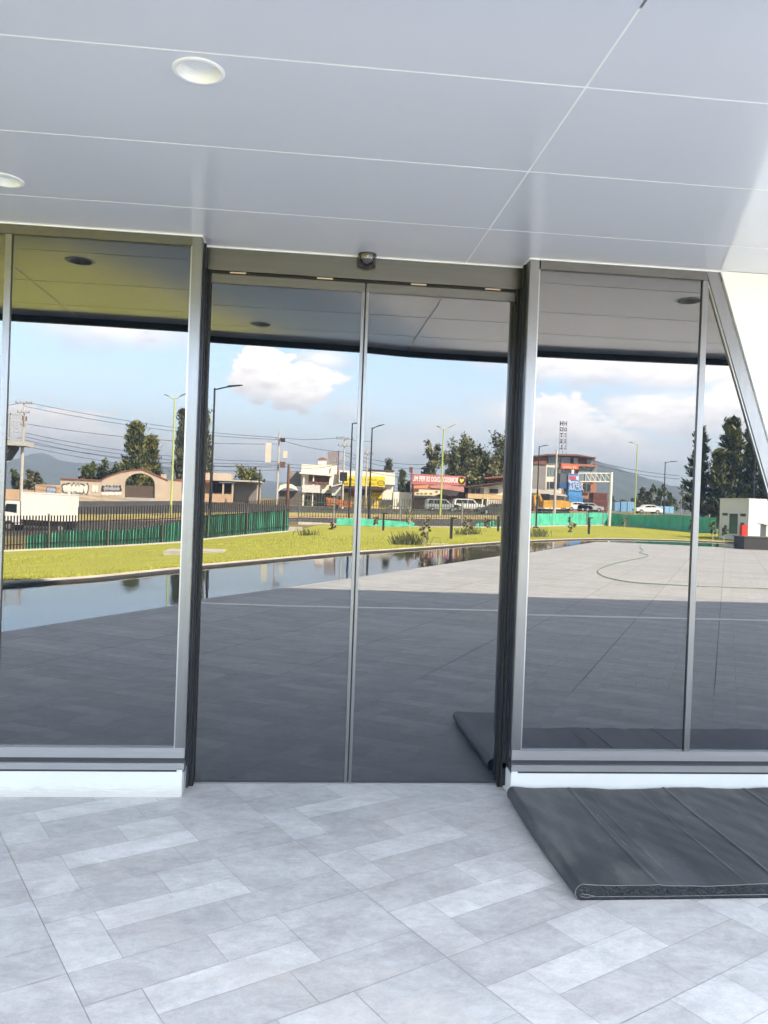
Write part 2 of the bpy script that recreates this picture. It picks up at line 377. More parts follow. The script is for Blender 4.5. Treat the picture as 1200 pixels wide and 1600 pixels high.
# fascia and upper storey
fa = MB(); up = MB()
X = sorted(set([a for a, _ in CEX] + [i * .5 for i in range(-20, 24)]))
for a, b in zip(X[:-1], X[1:]):
    ya, yb = edge_y(a), edge_y(b)
    v = [(a, ya + .03, HC - .052), (b, yb + .03, HC - .052), (b, yb + .03, HC + .02), (a, ya + .03, HC + .02), (a, ya - .012, HC - .052), (b, yb - .012, HC - .052), (b, yb - .012, HC + .02), (a, ya - .012, HC + .02)]
    fa.mesh(v, [(0, 1, 2, 3), (0, 4, 5, 1), (4, 7, 6, 5)])
    up.mesh([(a, ya, HC + .02), (b, yb, HC + .02), (b, yb, 10.4), (a, ya, 10.4)], [(0, 1, 2, 3)])
up.mesh([(-60, -2.2, HC + .02), (-60, -2.2, 10.4), (-60, 14, 10.4), (-60, 14, HC + .02), (60, -2.2, HC + .02), (60, -2.2, 10.4), (60, 14, 10.4), (60, 14, HC + .02)],
        [(0, 1, 2, 3), (4, 7, 6, 5), (2, 6, 7, 3)])
up.poly([(x, y, 10.4) for x, y in CEX] + [(60, 14, 10.4), (-60, 14, 10.4)])
up.poly([(x, y, HC + .03) for x, y in CEX] + [(60, 14, HC + .03), (-60, 14, HC + .03)])
fa.build('fascia_trim', mat('fascia_back', (.02, .021, .024), .4, metal=.3), bld)
up.build('upper_storey', mat('white_cladding', (.78, .78, .78), .4, var=.02), bld)
# walls beyond what is seen, behind the glass, and side walls that keep the inside dark
wl = MB()
wl.box(-60, -6.5, WY - .003, 0, 0, HC - .002)
wl.box(-60, -59.8, .01, 14, 0, HC + .02); wl.box(59.8, 60, .01, 14, 0, HC + .02); wl.box(-59.8, 59.8, 13.8, 14, 0, HC + .02)
wl.build('outer_wall', M_white, bld)
# slanted-edge white wall on the right
SL0, SL1 = (2.352, 3.055), (2.352 + (3.055 - .0) * .352, 0)
ww = MB(); ww.prism([(SL0[0], HC - .002), (60, HC - .002), (60, 0), (SL1[0], 0)], 'y', WY - .012, .1)
ww.build('white_wall', mat('bright_render', (.82, .82, .80), .7), bld)
# plinths
for (a, b) in ((-6.5, -.612), (1.232, 3.42)):
    pl = MB(); pl.box(a, b, WY + .004, .05, 0, .138); pl.build('plinth', M_plinth, bld)
# --- windows
def window(x0, x1, jamb_at, mull, slant=None):
    """x0..x1 window between jambs; jamb_at: the side next to the door"""
    root = MB()
    top0 = 3.012
    z0 = .272
    fr = MB()
    fr.box(x0 if slant is None else x0 + .06, x1, WY, -.15, top0, HC - .006)              # head
    wf = fr.build('window', M_metal_h, bld)
    j = MB(); jx = (x1 - .052, x1) if jamb_at == 'r' else (x0, x0 + .052)
    j.box(jx[0], jx[1], WY - .002, -.15, z0, HC - .008); j.build('jamb', M_metal, wf)
    s = MB(); s.box(jx[0] + (-.008 if jamb_at == 'r' else .052), jx[0] if jamb_at == 'r' else jx[1] + .008, WY + .006, -.17, z0, top0 - .001); s.build('glazing_bead', M_bright, wf)
    xb0 = x0; xb1 = x1 if slant is None else slant(.2)
    b = MB(); b.box(xb0 + .002, xb1, WY - .006, -.15, .252, .272); b.box(xb0 + .002, xb1, WY, -.15, .216, .252); b.build('sill_rail', M_bright, wf)
    b = MB(); b.box(xb0 + .004, xb1, WY + .012, -.15, .188, .216); b.build('sill_groove', M_darkmetal, wf)
    b = MB(); b.box(xb0 + .004, xb1, WY - .002, -.15, .180, .188); b.box(xb0 + .004, xb1, WY + .002, -.15, .150, .180); b.build('lower_rail', M_bright, wf)
    b = MB(); b.box(xb0 + .004, xb1, WY + .008, -.15, .138, .150); b.build('sill_shadow_gap', M_darkmetal, wf)
    panes = []
    edges = [jx[1]] if jamb_at == 'l' else [x0]
    for mx in mull:
        mm = MB(); mm.box(mx - .017, mx + .017, WY + .004, -.15, z0 + .001, top0 - .001); mm.build('mullion', M_metal, wf)
    if jamb_at == 'r':
        cuts = [x0] + mull + [jx[0]]
    else: cuts = [jx[1]] + mull + [None]
    for a, b_ in zip(cuts[:-1], cuts[1:]):
        g = MB()
        if b_ is None:
            g.prism([(a, z0 - .004), (slant(z0) + .02, z0 - .004), (slant(top0) + .02, top0 + .01), (a, top0 + .01)], 'y', WY + .018, WY + .028)
        else: g.box(a + .001, b_ - .001, WY + .018, WY + .028, z0 - .004, top0 + .01)
        g.build('glass_pane', M_glass, wf)
    if slant:
        s_ = MB(); wdt = .072
        s_.prism([(slant(HC) - wdt, HC - .006), (slant(HC), HC - .006), (slant(.138), .138), (slant(.138) - wdt, .138)], 'y', WY - .003, -.15)
        s_.build('slanted_jamb', M_metal, wf)
        s_ = MB(); s_.prism([(slant(top0) - wdt - .012, top0), (slant(top0) - wdt, top0), (slant(.272) - wdt, .272), (slant(.272) - wdt - .012, .272)], 'y', WY + .006, -.17)
        s_.build('glazing_bead', M_bright, wf)
    return wf
window(-6.5, -.60, 'r', [-4.55, -3.08, -1.612])
sl_x = lambda z: 2.345 + (3.055 - z) * .352
window(1.228, 2.40, 'l', [2.272], slant=sl_x)
# white bead between glass front and soffit
bd = MB()
bd.box(-6.5, -.596, WY - .009, WY - .001, HC - .0065, HC - .0005); bd.box(-.604, -.596, WY + .001, -.042, HC - .0065, HC - .0005)
bd.box(-.596, 1.220, -.050, -.040, HC - .0065, HC - .0005); bd.box(1.220, 1.228, WY + .001, -.042, HC - .0065, HC - .0005); bd.box(1.220, 2.36, WY - .009, WY - .001, HC - .0065, HC - .0005)
bd.build('ceiling_bead', M_seal, bld)
# returns (cheeks) beside the door
cheeks = []
for x0, x1 in ((-.640, -.600), (1.228, 1.27)):
    rl = MB(); rl.box(x0, x1, WY + .06, .06, .15, HC - .008); cheeks.append(rl.build('door_cheek', M_darkmetal, bld))
for ck, x, sgn in ((cheeks[0], -.60, 1), (cheeks[1], 1.228, -1)):
    c = MB(); c.box(x, x + sgn * .003, WY + .004, WY + .05, .26, HC - .009)
    c.build('cheek_trim', M_metal, ck)
    c = MB(); c.box(x, x + sgn * .012, -.125, -.105, .02 if sgn > 0 else .3, HC - .01); c.build('guide_strip', mat('dark_strip', (.045, .05, .06), .3, metal=.9), ck)
    c = MB(); c.box(x, x + sgn * .020, -.10, -.045, .13, 2.93); c.box(x, x + sgn * .030, -.043, .02, .0, 2.93); (c.box(x, x - .026, -.10, -.03, .03, .16) if sgn < 0 else None)
    c.build('brush_seal', M_dark, ck)
for x0, x1 in ((-.640, -.609), (1.234, 1.27)): pc = MB(); pc.box(x0, x1, WY + .005, .06, 0, .148); pc.build('plinth_return', M_plinth, bld)
# door header
hd = MB(); hd.box(-.598, 1.226, -.040, .06, 2.937, HC - .007); head = hd.build('door_header', M_metal_h, bld)
h = MB(); h.box(-.598, 1.226, -.020, .05, 2.925, 2.937); h.build('header_gap', M_dark, head)
for x in (-.42, .075, .62, 1.06): h = MB(); h.box(x - .045, x + .045, -.030, -.018, 2.927, 2.935); h.build('roller_cover', mat('brass_tone', (.50, .41, .33), .45, metal=.7), head)
h = MB(); h.box(-.57, 1.2, -.006, .03, 0.001, .010); h.build('threshold', M_bright, bld)
# two sliding leaves
for k, (a, b) in enumerate(((-.575, .309), (.318, 1.20))):
    r = MB(); r.box(a, b, -.012, .02, 2.872, 2.925); leaf = r.build('sliding_door', M_metal_h, bld)
    r = MB(); r.box(a, b, .0, .012, .012, 2.875); r.build('glass_pane', M_glass, leaf)
    r = MB()
    e = (b - .016, b) if k == 0 else (a, a + .016)
    r.box(e[0], e[1], -.012, .016, .012, 2.8725); r.build('meeting_stile', M_metal, leaf)
    r = MB(); r.box(b - .0 if k == 0 else a - .004, b + .0045 if k == 0 else a, -.004, .010, .012, 2.92); r.build('edge_gasket', M_dark, leaf)
    r = MB(); r.box(a, b, -.004, -.0005, .012, .024); r.build('bottom_rail', M_darkmetal, leaf)
# dark lobby behind
lb = MB(); lb.box(-6.5, 3.4, .25, .3, 0, HC + .01); lb.build('lobby_screen', mat('dark_lobby', (.01, .01, .012), .8), bld)

# motion sensor
s0 = thing('motion_sensor', 'small black half-dome motion sensor fixed above the middle of the sliding door', 'sensor', (.31, -.07, HC))
mb = MB()
prof = [(.052 * math.cos(t), -.062 * math.sin(t)) for t in [R_(a) for a in range(0, 91, 9)]]
mb.lathe([(.054, .0), (.054, -.012)] + [(r, z - .012) for r, z in prof], .31, -.085, HC, 36); mb.build('sensor_dome', mat('black_gloss_plastic', (.012, .012, .013), .12, coat=.6), s0, smooth=True)
mb = MB(); mb.box(.26, .36, -.085, -.0405, HC - .06, HC - .002); mb.build('mounting_bracket', mat('black_plastic', (.02, .02, .02), .4), s0)
mb = MB()
for i in range(5): mb.box(.289 + i * .0095, .295 + i * .0095, -.1395, -.134, HC - .036, HC - .031)
mb.box(.306, .313, -.140, -.134, HC - .03, HC - .02); mb.build('sensor_window', mat('pale_plastic', (.6, .58, .52), .3), s0)

# recessed downlights
def downlight(x, y, label):
    t = thing('ceiling_light', label, 'ceiling light', (x, y, HC), 'round recessed downlights in the canopy')
    mb = MB(); mb.lathe([(.070, .0), (.0735, -.004), (.082, -.0045), (.087, -.0015), (.087, .0)], x, y, HC, 40); ring = mb.build('trim_ring', mat('white_trim', (.86, .86, .84), .3), t, smooth=True)
    mb = MB(); mb.lathe([(.070, 0), (.066, .006), (.054, .034)], x, y, HC - .001, 40); mb.build('reflector', mat('white_reflector', (.82, .82, .76), .35), t, smooth=True)
    mb = MB(); mb.poly([(x + .0545 * math.cos(a * math.pi / 20), y + .0545 * math.sin(a * math.pi / 20), HC + .033) for a in range(40)][::-1]); mb.build('diffuser', mat('frosted_diffuser', (.48, .48, .50), .25), t)
downlight(-.40, -1.95, 'white recessed downlight nearest the camera, whole ring visible in the upper left ceiling')
downlight(-1.42, -.83, 'white recessed downlight cut by the left photo edge, above the left window')
downlight(2.49, -.84, 'recessed downlight above the right window, seen only mirrored in its glass')
# cut the holes for the lights in the soffit
cm = MB()
for (x, y) in ((-.40, -1.95), (-1.42, -.83), (2.49, -.84)):
    n = 40; vs = [(x + .071 * math.cos(2 * math.pi * j / n), y + .071 * math.sin(2 * math.pi * j / n), HC + z) for z in (-.05, .05) for j in range(n)]
    cm.mesh(vs, [tuple(range(n))[::-1], tuple(range(n, 2 * n))] + [(j, (j + 1) % n, (j + 1) % n + n, j + n) for j in range(n)])
cut = cm.build('cutter', M_seal)
bpy.context.view_layer.update()
for ob in [o for o in bpy.data.objects if o.name in ('joint_sealant',)] + [soff]:
    pass
def holes(ob):
    """punch round light openings by replacing the faces with ring fans (boolean on a thin plate)"""
    md = ob.modifiers.new('b', 'BOOLEAN'); md.operation = 'DIFFERENCE'; md.object = cut; md.solver = 'EXACT'
    dg = bpy.context.evaluated_depsgraph_get(); me = bpy.data.meshes.new_from_object(ob.evaluated_get(dg)); ob.modifiers.clear(); me.name = ob.name
    ob.data = me
holes(soff); holes([o for o in soff.children][0])
bpy.data.objects.remove(cut)

# ------------------------------------------------------------------ folded entrance mat
MX0, MX1, MY0, MY1 = 1.20, 4.30, -1.41, -.245
mt_ = thing('floor_mat', 'thick black rubber-backed carpet mat folded over on the paving beside the door', 'mat', (MX0, MY0, 0))
M_rub = mat('rubber_backing', (.024, .026, .030), .5, var=.5, vscale=3.2, bump=.004, bscale=9, flecks=((.20, .19, .175), 11, .66, .76, (2.2, .8, 1)), var2=((.085, .083, .08), 7, .50, .82), stretch=(1, .38, 1), detail=9)
M_pile = mat('carpet_pile', (.022, .023, .026), .95, var=.8, vscale=420, bump=.004, bscale=380)
creases = [(1.57, .003, .010), (1.80, -.003, .05), (2.13, .006, .008), (2.42, -.003, .04), (1.97, .0015, .006), (2.62, .004, .010), (1.66, .001, .006)]
def zt(x, y):
    z = .062 + .010 * noise.noise(Vector((x * 2.0, y * 1.3, 1))) + .004 * noise.noise(Vector((x * 6, y * 2.6, 5))) + .0035 * noise.noise(Vector((x * 9 + y * 5, y * 2, 9)))
    for cx, a, wd_ in creases: z += a * math.exp(-((x - cx - .012 * math.sin(y * 2)) / wd_) ** 2)
    z += .014 * math.exp(-((x - 1.2) / .10) ** 2) + .012 * max(0, (y + .65)) * (1 + .5 * math.sin(x * 9)) 
    return z
NY = 60
def prof_at(y):
    pts = []
    xl = MX0 + .012 * math.sin(y * 3 + 1)
    xsr = np.linspace(xl + .034, MX1, 560)[::-1]
    top = [(x, zt(x, y)) for x in xsr]
    h = top[-1][1]
    fold = [(xl + .034 - .034 * math.sin(t), h / 2 + h / 2 * math.cos(t)) for t in [R_(a) for a in range(12, 180, 12)]]
    bot = [(x, .0015) for x in (xl + .034, xl + .3, 2.0, MX1)]
    return top + fold + bot
mb = MB(); rows = [[(x, MY0 + (MY1 - MY0) * k / NY, z) for x, z in prof_at(MY0 + (MY1 - MY0) * k / NY)] for k in range(NY + 1)]
n = len(rows[0]); mb.mesh([p for r in rows for p in r], [(k * n + i, k * n + i + 1, (k + 1) * n + i + 1, (k + 1) * n + i) for k in range(NY) for i in range(n - 1)])
mb.build('rubber_backing', M_rub, mt_, smooth=True)
# dusty crease lines on the backing
for cx, y0_, y1_ in ((2.131, -1.40, -.26), (1.571, -.75, -.30), (1.60, -1.05, -.62), (1.972, -1.30, -.95), (2.622, -1.40, -.26)):
    cr = MB(); YY = np.linspace(y0_, y1_, 40)
    for a_, b_ in zip(YY[:-1], YY[1:]):
        xa_, xb_ = cx + .012 * math.sin(a_ * 2), cx + .012 * math.sin(b_ * 2); q_ = .0022 * (.5 + abs(noise.noise(Vector((cx, a_ * 14, 0)))))
        cr.poly([(xa_ - q_, a_, zt(xa_ - q_, a_) + .0012), (xa_ + q_, a_, zt(xa_ + q_, a_) + .0012), (xb_ + q_, b_, zt(xb_ + q_, b_) + .0012), (xb_ - q_, b_, zt(xb_ - q_, b_) + .0012)])
    cr.build('dusty_crease', mat('pale_dust', (.15, .145, .14), .9, var=.4, vscale=30), mt_)
# carpet pile seen at the two cut ends, fuzzy
for nm, yy, s in (('front_pile', MY0, -1), ('rear_pile', MY1, 1)):
    mb = MB(); P = prof_at(yy); P = [(x, max(z, .003)) for x, z in P]
    topn = [p for p in P if p[1] > .004]
    base_ = [(x, .003) for x, _ in topn]
    mb.mesh([(x, yy - s * .004, z - .004) for x, z in topn] + [(max(x, MX0 + .03), yy - s * .004, .003) for x, _ in topn],
            [(i, i + 1, i + 1 + len(topn), i + len(topn)) for i in range(len(topn) - 1)])
    rr = random.Random(5)
    for k in range(8000 if s < 0 else 600):                     # pile tufts
        x = rr.uniform(MX0 + .008, MX1); zt_ = zt(x, yy) - .006
        z = rr.uniform(.004, zt_)
        if x < MX0 + .034 and (z - zt_ / 2) ** 2 + (x - MX0 - .034) ** 2 > .033 ** 2: continue
        w_ = .0016; a = rr.uniform(0, 6.28); l = rr.uniform(.002, .006)
        mb.poly([(x - w_, yy - s * .004, z - w_), (x + w_, yy - s * .004, z), (x + math.cos(a) * .002, yy + s * l, z + math.sin(a) * .002)])
    mb.build('carpet_pile', M_pile, mt_)
mb = MB(); P = prof_at(MY0)
Pt = [p for p in P if p[1] > .01]
mb.tube([(x, MY0 - .002, z - .001) for x, z in Pt][::2], .0016, 5)
mb.build('backing_edge', mat('backing_edge', (.10, .10, .10), .6), mt_)
mb = MB(); mb.tube([(x, MY0 - .006, .019 + .0012 * math.sin(x * 7)) for x in np.arange(MX1, MX0 + .06, -.03)] + [(MX0 + .05, MY0 - .006, .016), (MX0 + .028, MY0 - .006, .020), (MX0 + .022, MY0 - .006, .026), (MX0 + .030, MY0 - .006, .031), (MX0 + .055, MY0 - .006, .028), (MX0 + .085, MY0 - .006, .021)], .0014, 5)
mb.build('fold_seam', MATS['backing_edge'], mt_)

# ================================================================== the place in front of the building (seen mirrored)
# ground rows: (name, table px -> (v, Y)); points outside the tables are extended flat
RIM = [(-1500, 1500), (-600, 1040), (-300, 960), (0, 905), (150, 896.5), (280, 884), (313, 882), (430, 871), (549, 861), (678, 853), (779, 846), (827, 843), (933, 841), (1077, 844), (1200, 848), (1500, 860), (1800, 873)]
FEN = [(-600, 935, 24), (0, 862, 28), (285, 847, 33), (453, 831.5, 38), (500, 821, 48), (580, 823.5, 50), (780, 825, 54), (830, 823.5, 72), (950, 822.5, 80), (1110, 833.5, 56), (1250, 843, 48), (1800, 868, 48)]
RD0 = [(-600, 880, 50), (0, 838, 52), (285, 826, 52), (453, 816, 54), (500, 817, 56), (580, 821, 58), (780, 822, 62), (830, 820.5, 86), (950, 820, 92), (1110, 826, 80), (1250, 834, 74), (1800, 862, 70)]
MD0 = [(-600, 845, 70), (0, 817, 70), (285, 811, 71), (453, 810, 73), (580, 811, 78), (780, 812, 84), (830, 813, 100), (950, 814, 106), (1110, 820, 106), (1250, 826, 106), (1800, 850, 106)]
MD1 = [(-600, 830, 76), (0, 806, 76), (285, 803, 77), (453, 804, 79), (580, 806, 84), (780, 808, 90), (830, 810, 106), (950, 811, 112), (1110, 817, 112), (1250, 823, 112), (1800, 846, 112)]
RD1 = [(-600, 800, 108), (0, 782.5, 108), (285, 782.5, 109), (453, 792, 110), (580, 796, 112), (780, 799, 115), (830, 803, 135), (950, 805, 150), (1110, 812, 150), (1250, 817, 150), (1800, 838, 150)]
def row(tab, u):
    return float(np.interp(u, [t[0] for t in tab], [t[1] for t in tab])), float(np.interp(u, [t[0] for t in tab], [t[2] for t in tab]))
US = [-1500, -900] + list(np.arange(-600, 1801, 24))
def rim_pt(u): 
    v = float(np.interp(u, [t[0] for t in RIM], [t[1] for t in RIM])); p = mflr(u, v, .07); return p
rimL = [rim_pt(u) for u in range(-600, 1801, 30)]
rimL = [p for p in rimL if p.y < -2.0]
rimL = [Vector((-16, -.5, .07)), Vector((-11.5, -3.2, .07))] + [p for p in rimL if p.x > -9]
def sm(L, k=2):
    for _ in range(k): L = [L[0]] + [(a + b * 2 + c) / 4 for a, b, c in zip(L[:-2], L[1:-1], L[2:])] + [L[-1]]
    return L
rimL = sm(rimL, 3)
# the same number of samples on every row: parametrise by column
def lerp_poly(L, k):
    d = [0]
    for a, b in zip(L[:-1], L[1:]): d.append(d[-1] + (b - a).length)
    out = []
    for i in range(k):
        t = d[-1] * i / (k - 1); j = max(0, min(len(L) - 2, int(np.searchsorted(d, t)) - 1)); f = (t - d[j]) / max(1e-6, d[j + 1] - d[j]); out.append(L[j].lerp(L[j + 1], f))
    return out
COLS = [int(u) for u in np.arange(-600, 1801, 20)]
def rowpts(tab, off=0): return [mir(u, *row(tab, u)) for u in COLS]
fenR, rd0, md0, md1, rd1 = [rowpts(t) for t in (FEN, RD0, MD0, MD1, RD1)]
def rimcol(u):
    p = rim_pt(u); 
    return p
rimC = []
for u in COLS:
    if u <= -180:
        f = (u + 600) / 420; rimC.append(Vector((-22, -2, .07)).lerp(rim_pt(-180), f))
    else: rimC.append(rim_pt(u))
rimC = sm(rimC, 2)
def sheet(name, A, B, mt, k=6, bumpf=None, kind='structure'):
    mb = MB(); n = len(A); rows = []
    for i in range(k + 1):
        f = i / k; r = [a.lerp(b, f) for a, b in zip(A, B)]
        if bumpf: r = [p + Vector((0, 0, bumpf(p) * (0 if i in (0, k) else 1))) for p in r]
        rows.append(r)
    mb.mesh([p for r in rows for p in r], [(i * n + j, i * n + j + 1, (i + 1) * n + j + 1, (i + 1) * n + j) for i in range(k) for j in range(n - 1)])
    return mb.build(name, mt, kind=kind, smooth=True)
M_grass = mat('lawn_grass', (.32, .335, .045), .85, var=.14, vscale=.9, var2=((.36, .31, .08), 3.5, .48, .72), bump=.03, bscale=14, spec=.2)
M_verge = mat('dry_verge', (.20, .17, .08), .95, var=.3, vscale=.4, spec=.1)
M_asph = mat('asphalt', (.060, .058, .058), .85, var=.18, vscale=.5, spec=.3)
M_conc = mat('concrete', (.42, .40, .37), .85, var=.12, vscale=2)
M_curb = mat('worn_yellow_curb', (.55, .42, .20), .8, var=.3, vscale=1.5)
M_pink = mat('terracotta_curb', (.45, .28, .20), .85, var=.2, vscale=1.2)
sheet('lawn', [p + Vector((0, 0, -.02)) for p in rimC], fenR, M_grass, 14, lambda p: .05 * noise.noise(Vector((p.x * .12, p.y * .12, 0))))
# low kerb under the fences, verge, carriageways, median
sheet('verge', fenR, rd0, M_verge, 4)
sheet('road', rd0, md0, M_asph, 3)
med0 = [p + Vector((0, 0, .14)) for p in md0]; med1 = [p + Vector((0, 0, .14)) for p in md1]
sheet('median_kerb', md0, med0, M_pink, 1)
sheet('median_strip', med0, med1, mat('median_grass', (.34, .28, .08), .9, var=.25, vscale=.6), 2)
sheet('far_kerb', [p + Vector((0, .05, .16)) for p in md0], [p + Vector((0, -.35, .16)) for p in md0], M_curb, 1)
sheet('road', md1, rd1, M_asph, 3)
ff = [Vector((p.x * 2.2, -330, 1.7)) for p in rd1]; sheet('field', rd1, ff, M_verge, 4)
fff = [Vector((p.x * 40, -9000, -30)) for p in rd1]; sheet('far_ground', ff, fff, mat('far_fields', (.14, .15, .09), .95, var=.3, vscale=.01), 3)
# big ground under everything
g = MB(); g.poly([(-9000, 9000, -3.2), (9000, 9000, -3.2), (9000, -9000, -32), (-9000, -9000, -32)][::-1]); g.build('ground', M_verge, kind='structure')
# road marking
def strip(name, A, B, f, wd, mt, dash=None, up=.006):
    mb = MB()
    for i in range(len(A) - 1):
        if dash and i % 4 > 1: continue
        p, q = A[i].lerp(B[i], f), A[i + 1].lerp(B[i + 1], f); u = Vector((0, wd / 2, 0)); z = Vector((0, 0, up)); mb.poly([p - u + z, q - u + z, q + u + z, p + u + z])
    mb.build(name, mt, kind='structure')
M_mark = mat('road_paint', (.75, .74, .70), .7)
strip('lane_marking', rd0, md0, 1 / 3, .15, M_mark, 1, .012); strip('lane_marking', md1, rd1, 1 / 3, .15, M_mark, 1, .012)

# pond: basin, water, rim
wz = -.012
mb = MB(); 
ri = [p for p in rimC if p.y > -48 and p.x < 45]
mb.poly([(-24, .4, wz), (-22, -2, wz)] + [(p.x, p.y, wz) for p in ri[1:]] + [(60, -46, wz), (60, -18, wz), (27, -33.3, wz), (15.5, -37.0, wz), (-6.5, -.2, wz)][0:0] + [(60, -45, wz), (60, .4, wz)])
M_water = mat('pond_water', (.004, .006, .006), .015, ior=1.333, bump=.0016, bscale=2.4, stretch=(1, 1, 1), detail=2)
M_water.node_tree.nodes['Principled BSDF'].inputs['IOR'].default_value = 1.48
me = mb.build('pond_water', M_water, kind='structure')
M_rim = mat('dark_basalt', (.050, .048, .046), .5, var=.3, vscale=3)
M_rimtop = mat('sunlit_rim_top', (.55, .50, .42), .8, var=.15, vscale=2)  # pale tone paints the sunlit top edge of the kerb
mb = MB(); mt2 = MB()
for a, b in zip(ri[:-1], ri[1:]):
    t = (b - a); t.z = 0; t.normalize(); nrm = Vector((-t.y, t.x, 0))
    if nrm.y < 0: nrm = -nrm
    for (mbx, o0, o1, z0, z1) in ((mb, 0.0, .13, -.3, .03), (mt2, -.10, -.001, -.3, .06)):
        P = [a + nrm * o0, b + nrm * o0, b + nrm * o1, a + nrm * o1]
        mbx.mesh([(p.x, p.y, z0) for p in P] + [(p.x, p.y, z1) for p in P], [(4, 5, 6, 7), (2, 3, 7, 6), (0, 1, 5, 4)])
mb.build('pond_kerb', M_rim, kind='structure'); mt2.build('pond_kerb_edge', M_rimtop, kind='structure')

# grass blades on the near part of the lawn
mb = MB(); rg = random.Random(11); vs = []; fs = []
for k in range(52000):
    i = rg.uniform(18, 95); f = rg.random() ** 1.4 * .7; j = int(i); q = i - j
    A = rimC[j].lerp(rimC[j + 1], q); B = fenR[j].lerp(fenR[j + 1], q); p = A.lerp(B, f); p.y -= .15 * (1 - f)
    h_ = rg.uniform(.015, .04); a = rg.uniform(0, 6.28); wd = rg.uniform(.006, .014); lx, ly = rg.uniform(-.03, .03), rg.uniform(-.03, .03)
    b0 = len(vs); vs += [(p.x - wd * math.cos(a), p.y - wd * math.sin(a), p.z - .03), (p.x + wd * math.cos(a), p.y + wd * math.sin(a), p.z - .03), (p.x + lx, p.y + ly, p.z + h_)]; fs.append((b0, b0 + 1, b0 + 2))
mb.mesh(vs, fs); o = mb.build('grass_blades', mat('grass_blade', (.35, .365, .05), .7, var=.35, vscale=2), kind='stuff'); tag(o, 'short bright yellow-green mown grass of the lawn beyond the pond', 'grass')

# ------------------------------------------------------------------ facade helpers for mirrored places
def px2(u, v, Y): p = mir(u, v, Y); return p.x, p.z
def FB(mb, u0, u1, v0, v1, Y, th=.3, back=True, c=None):
    """box whose face towards the entrance covers pixel rectangle u0..u1, v0..v1 at distance Y; th thick away from it (negative: towards it)"""
    um, vm = (u0 + u1) / 2, (v0 + v1) / 2
    x0 = px2(u0, vm, Y)[0]; x1 = px2(u1, vm, Y)[0]; z1 = px2(um, v0, Y)[1]; z0 = px2(um, v1, Y)[1]
    mb.box(x0, x1, -Y - th, -Y, z0, z1, c); return x0, x1, z0, z1
def FP(mb, pts, Y, th=.3):
    P = [px2(u, v, Y) for u, v in pts]; mb.prism(P, 'y', -Y, -Y - th)
M_bar = mat('fence_bars', (.035, .028, .025), .5, metal=.3)
M_bar2 = mat('fence_bars_green', (.10, .11, .08), .5, metal=.3)
M_net = mat('green_mesh', (.07, .42, .29), .8, var=.25, vscale=1.5)
M_post = mat('galv_post', (.30, .30, .28), .5, metal=.3)
def fpath(u0, u1, step=4): return [mir(u, *row(FEN, u)) for u in np.arange(u0, u1 + .1, step)]
def resample(L, sp):
    d = [0]
    for a, b in zip(L[:-1], L[1:]): d.append(d[-1] + (b - a).length)
    out = []; t = 0; j = 0
    while t < d[-1]:
        while d[j + 1] < t: j += 1
        out.append(L[j].lerp(L[j + 1], (t - d[j]) / (d[j + 1] - d[j]))); t += sp
    return out
def fence(L, h, label, mt, sp=.125, group=None, hs=None, bw=.022):
    t = thing('metal_fence', label, 'fence', L[0], group)
    mb = MB(); P = resample(L, sp)
    for k, p in enumerate(P): hh = hs(p) if hs else h; mb.box(p.x - bw, p.x + bw, p.y - .02, p.y + .02, p.z + .05, p.z + hh)
    mb.build('bars', mt, t)
    for zf in (.18, .72):
        mb = MB(); Q = resample(L, 2.4) + [L[-1]]; mb.tube([p + Vector((0, -.035, zf * h)) for p in Q], .018, 4); mb.build('rail', mt, t)
    for p in resample(L, 2.5):
        mb = MB(); mb.box(p.x - .035, p.x + .035, p.y - .09, p.y - .025, p.z - .1, p.z + h - .1); mb.build('post', M_post, t)
    mb = MB()
    for a, b in zip(L[:-1], L[1:]): mb.mesh([a + Vector((0, .06, -.3)), b + Vector((0, .06, -.3)), b + Vector((0, .06, .07)), a + Vector((0, .06, .07)), a + Vector((0, -.14, .07)), b + Vector((0, -.14, .07))], [(0, 1, 2, 3), (3, 2, 5, 4)])
    mb.build('base_kerb', M_conc, t)
    return t
def net(L, hf, label, amp=.05, z0=.02, dy=-.12, group='green mesh screens on the fences'):
    mb = MB(); P = resample(L, .12); rows = 6; vs = []; n = len(P); d = 0
    for k in range(rows + 1):
        f = k / rows
        for i, p in enumerate(P):
            h = hf(p, i * .12)
            vs.append((p.x, p.y + dy + amp * math.sin(i * 1.3 + 2 * math.sin(i * .21)) * (.4 + .6 * f) - .03 * noise.noise(Vector((i * .1, f * 2, 3))), p.z + z0 + h * f))
    mb.mesh(vs, [(k * n + i, k * n + i + 1, (k + 1) * n + i + 1, (k + 1) * n + i) for k in range(rows) for i in range(n - 1)])
    o = mb.build('mesh_screen', M_net, smooth=True); tag(o, label, 'mesh screen', group); return o
LN = fpath(-260, 453)
fence(LN, 1.55, 'dark vertical-bar metal fence behind the lawn on the left, stepping down towards the truck', M_bar, .125, hs=lambda p: 1.38 if p.x < mir(125, *row(FEN, 125)).x else 1.72)
net(fpath(44, 285), lambda p, s: .55 + .75 * min(1, max(0, (s - 1) / 9)) ** 1.2 + .12 * math.sin(s * .9), 'sagging green mesh screen tied behind the left bar fence')
net(fpath(285, 453), lambda p, s: 1.12 + .03 * math.sin(s), 'taut green mesh screen at the right end of the left bar fence', amp=.035)
FN = [mir(u, float(np.interp(u, [466, 500, 580, 780, 800], [818, 819.5, 823.5, 825, 825])), float(np.interp(u, [466, 780, 800], [49, 54, 56]))) for u in np.arange(466, 800, 4)]; fence(FN, 1.95, 'tall thin-bar metal fence across the lawn in front of the roadside restaurants', M_bar2, .20, bw=.024)
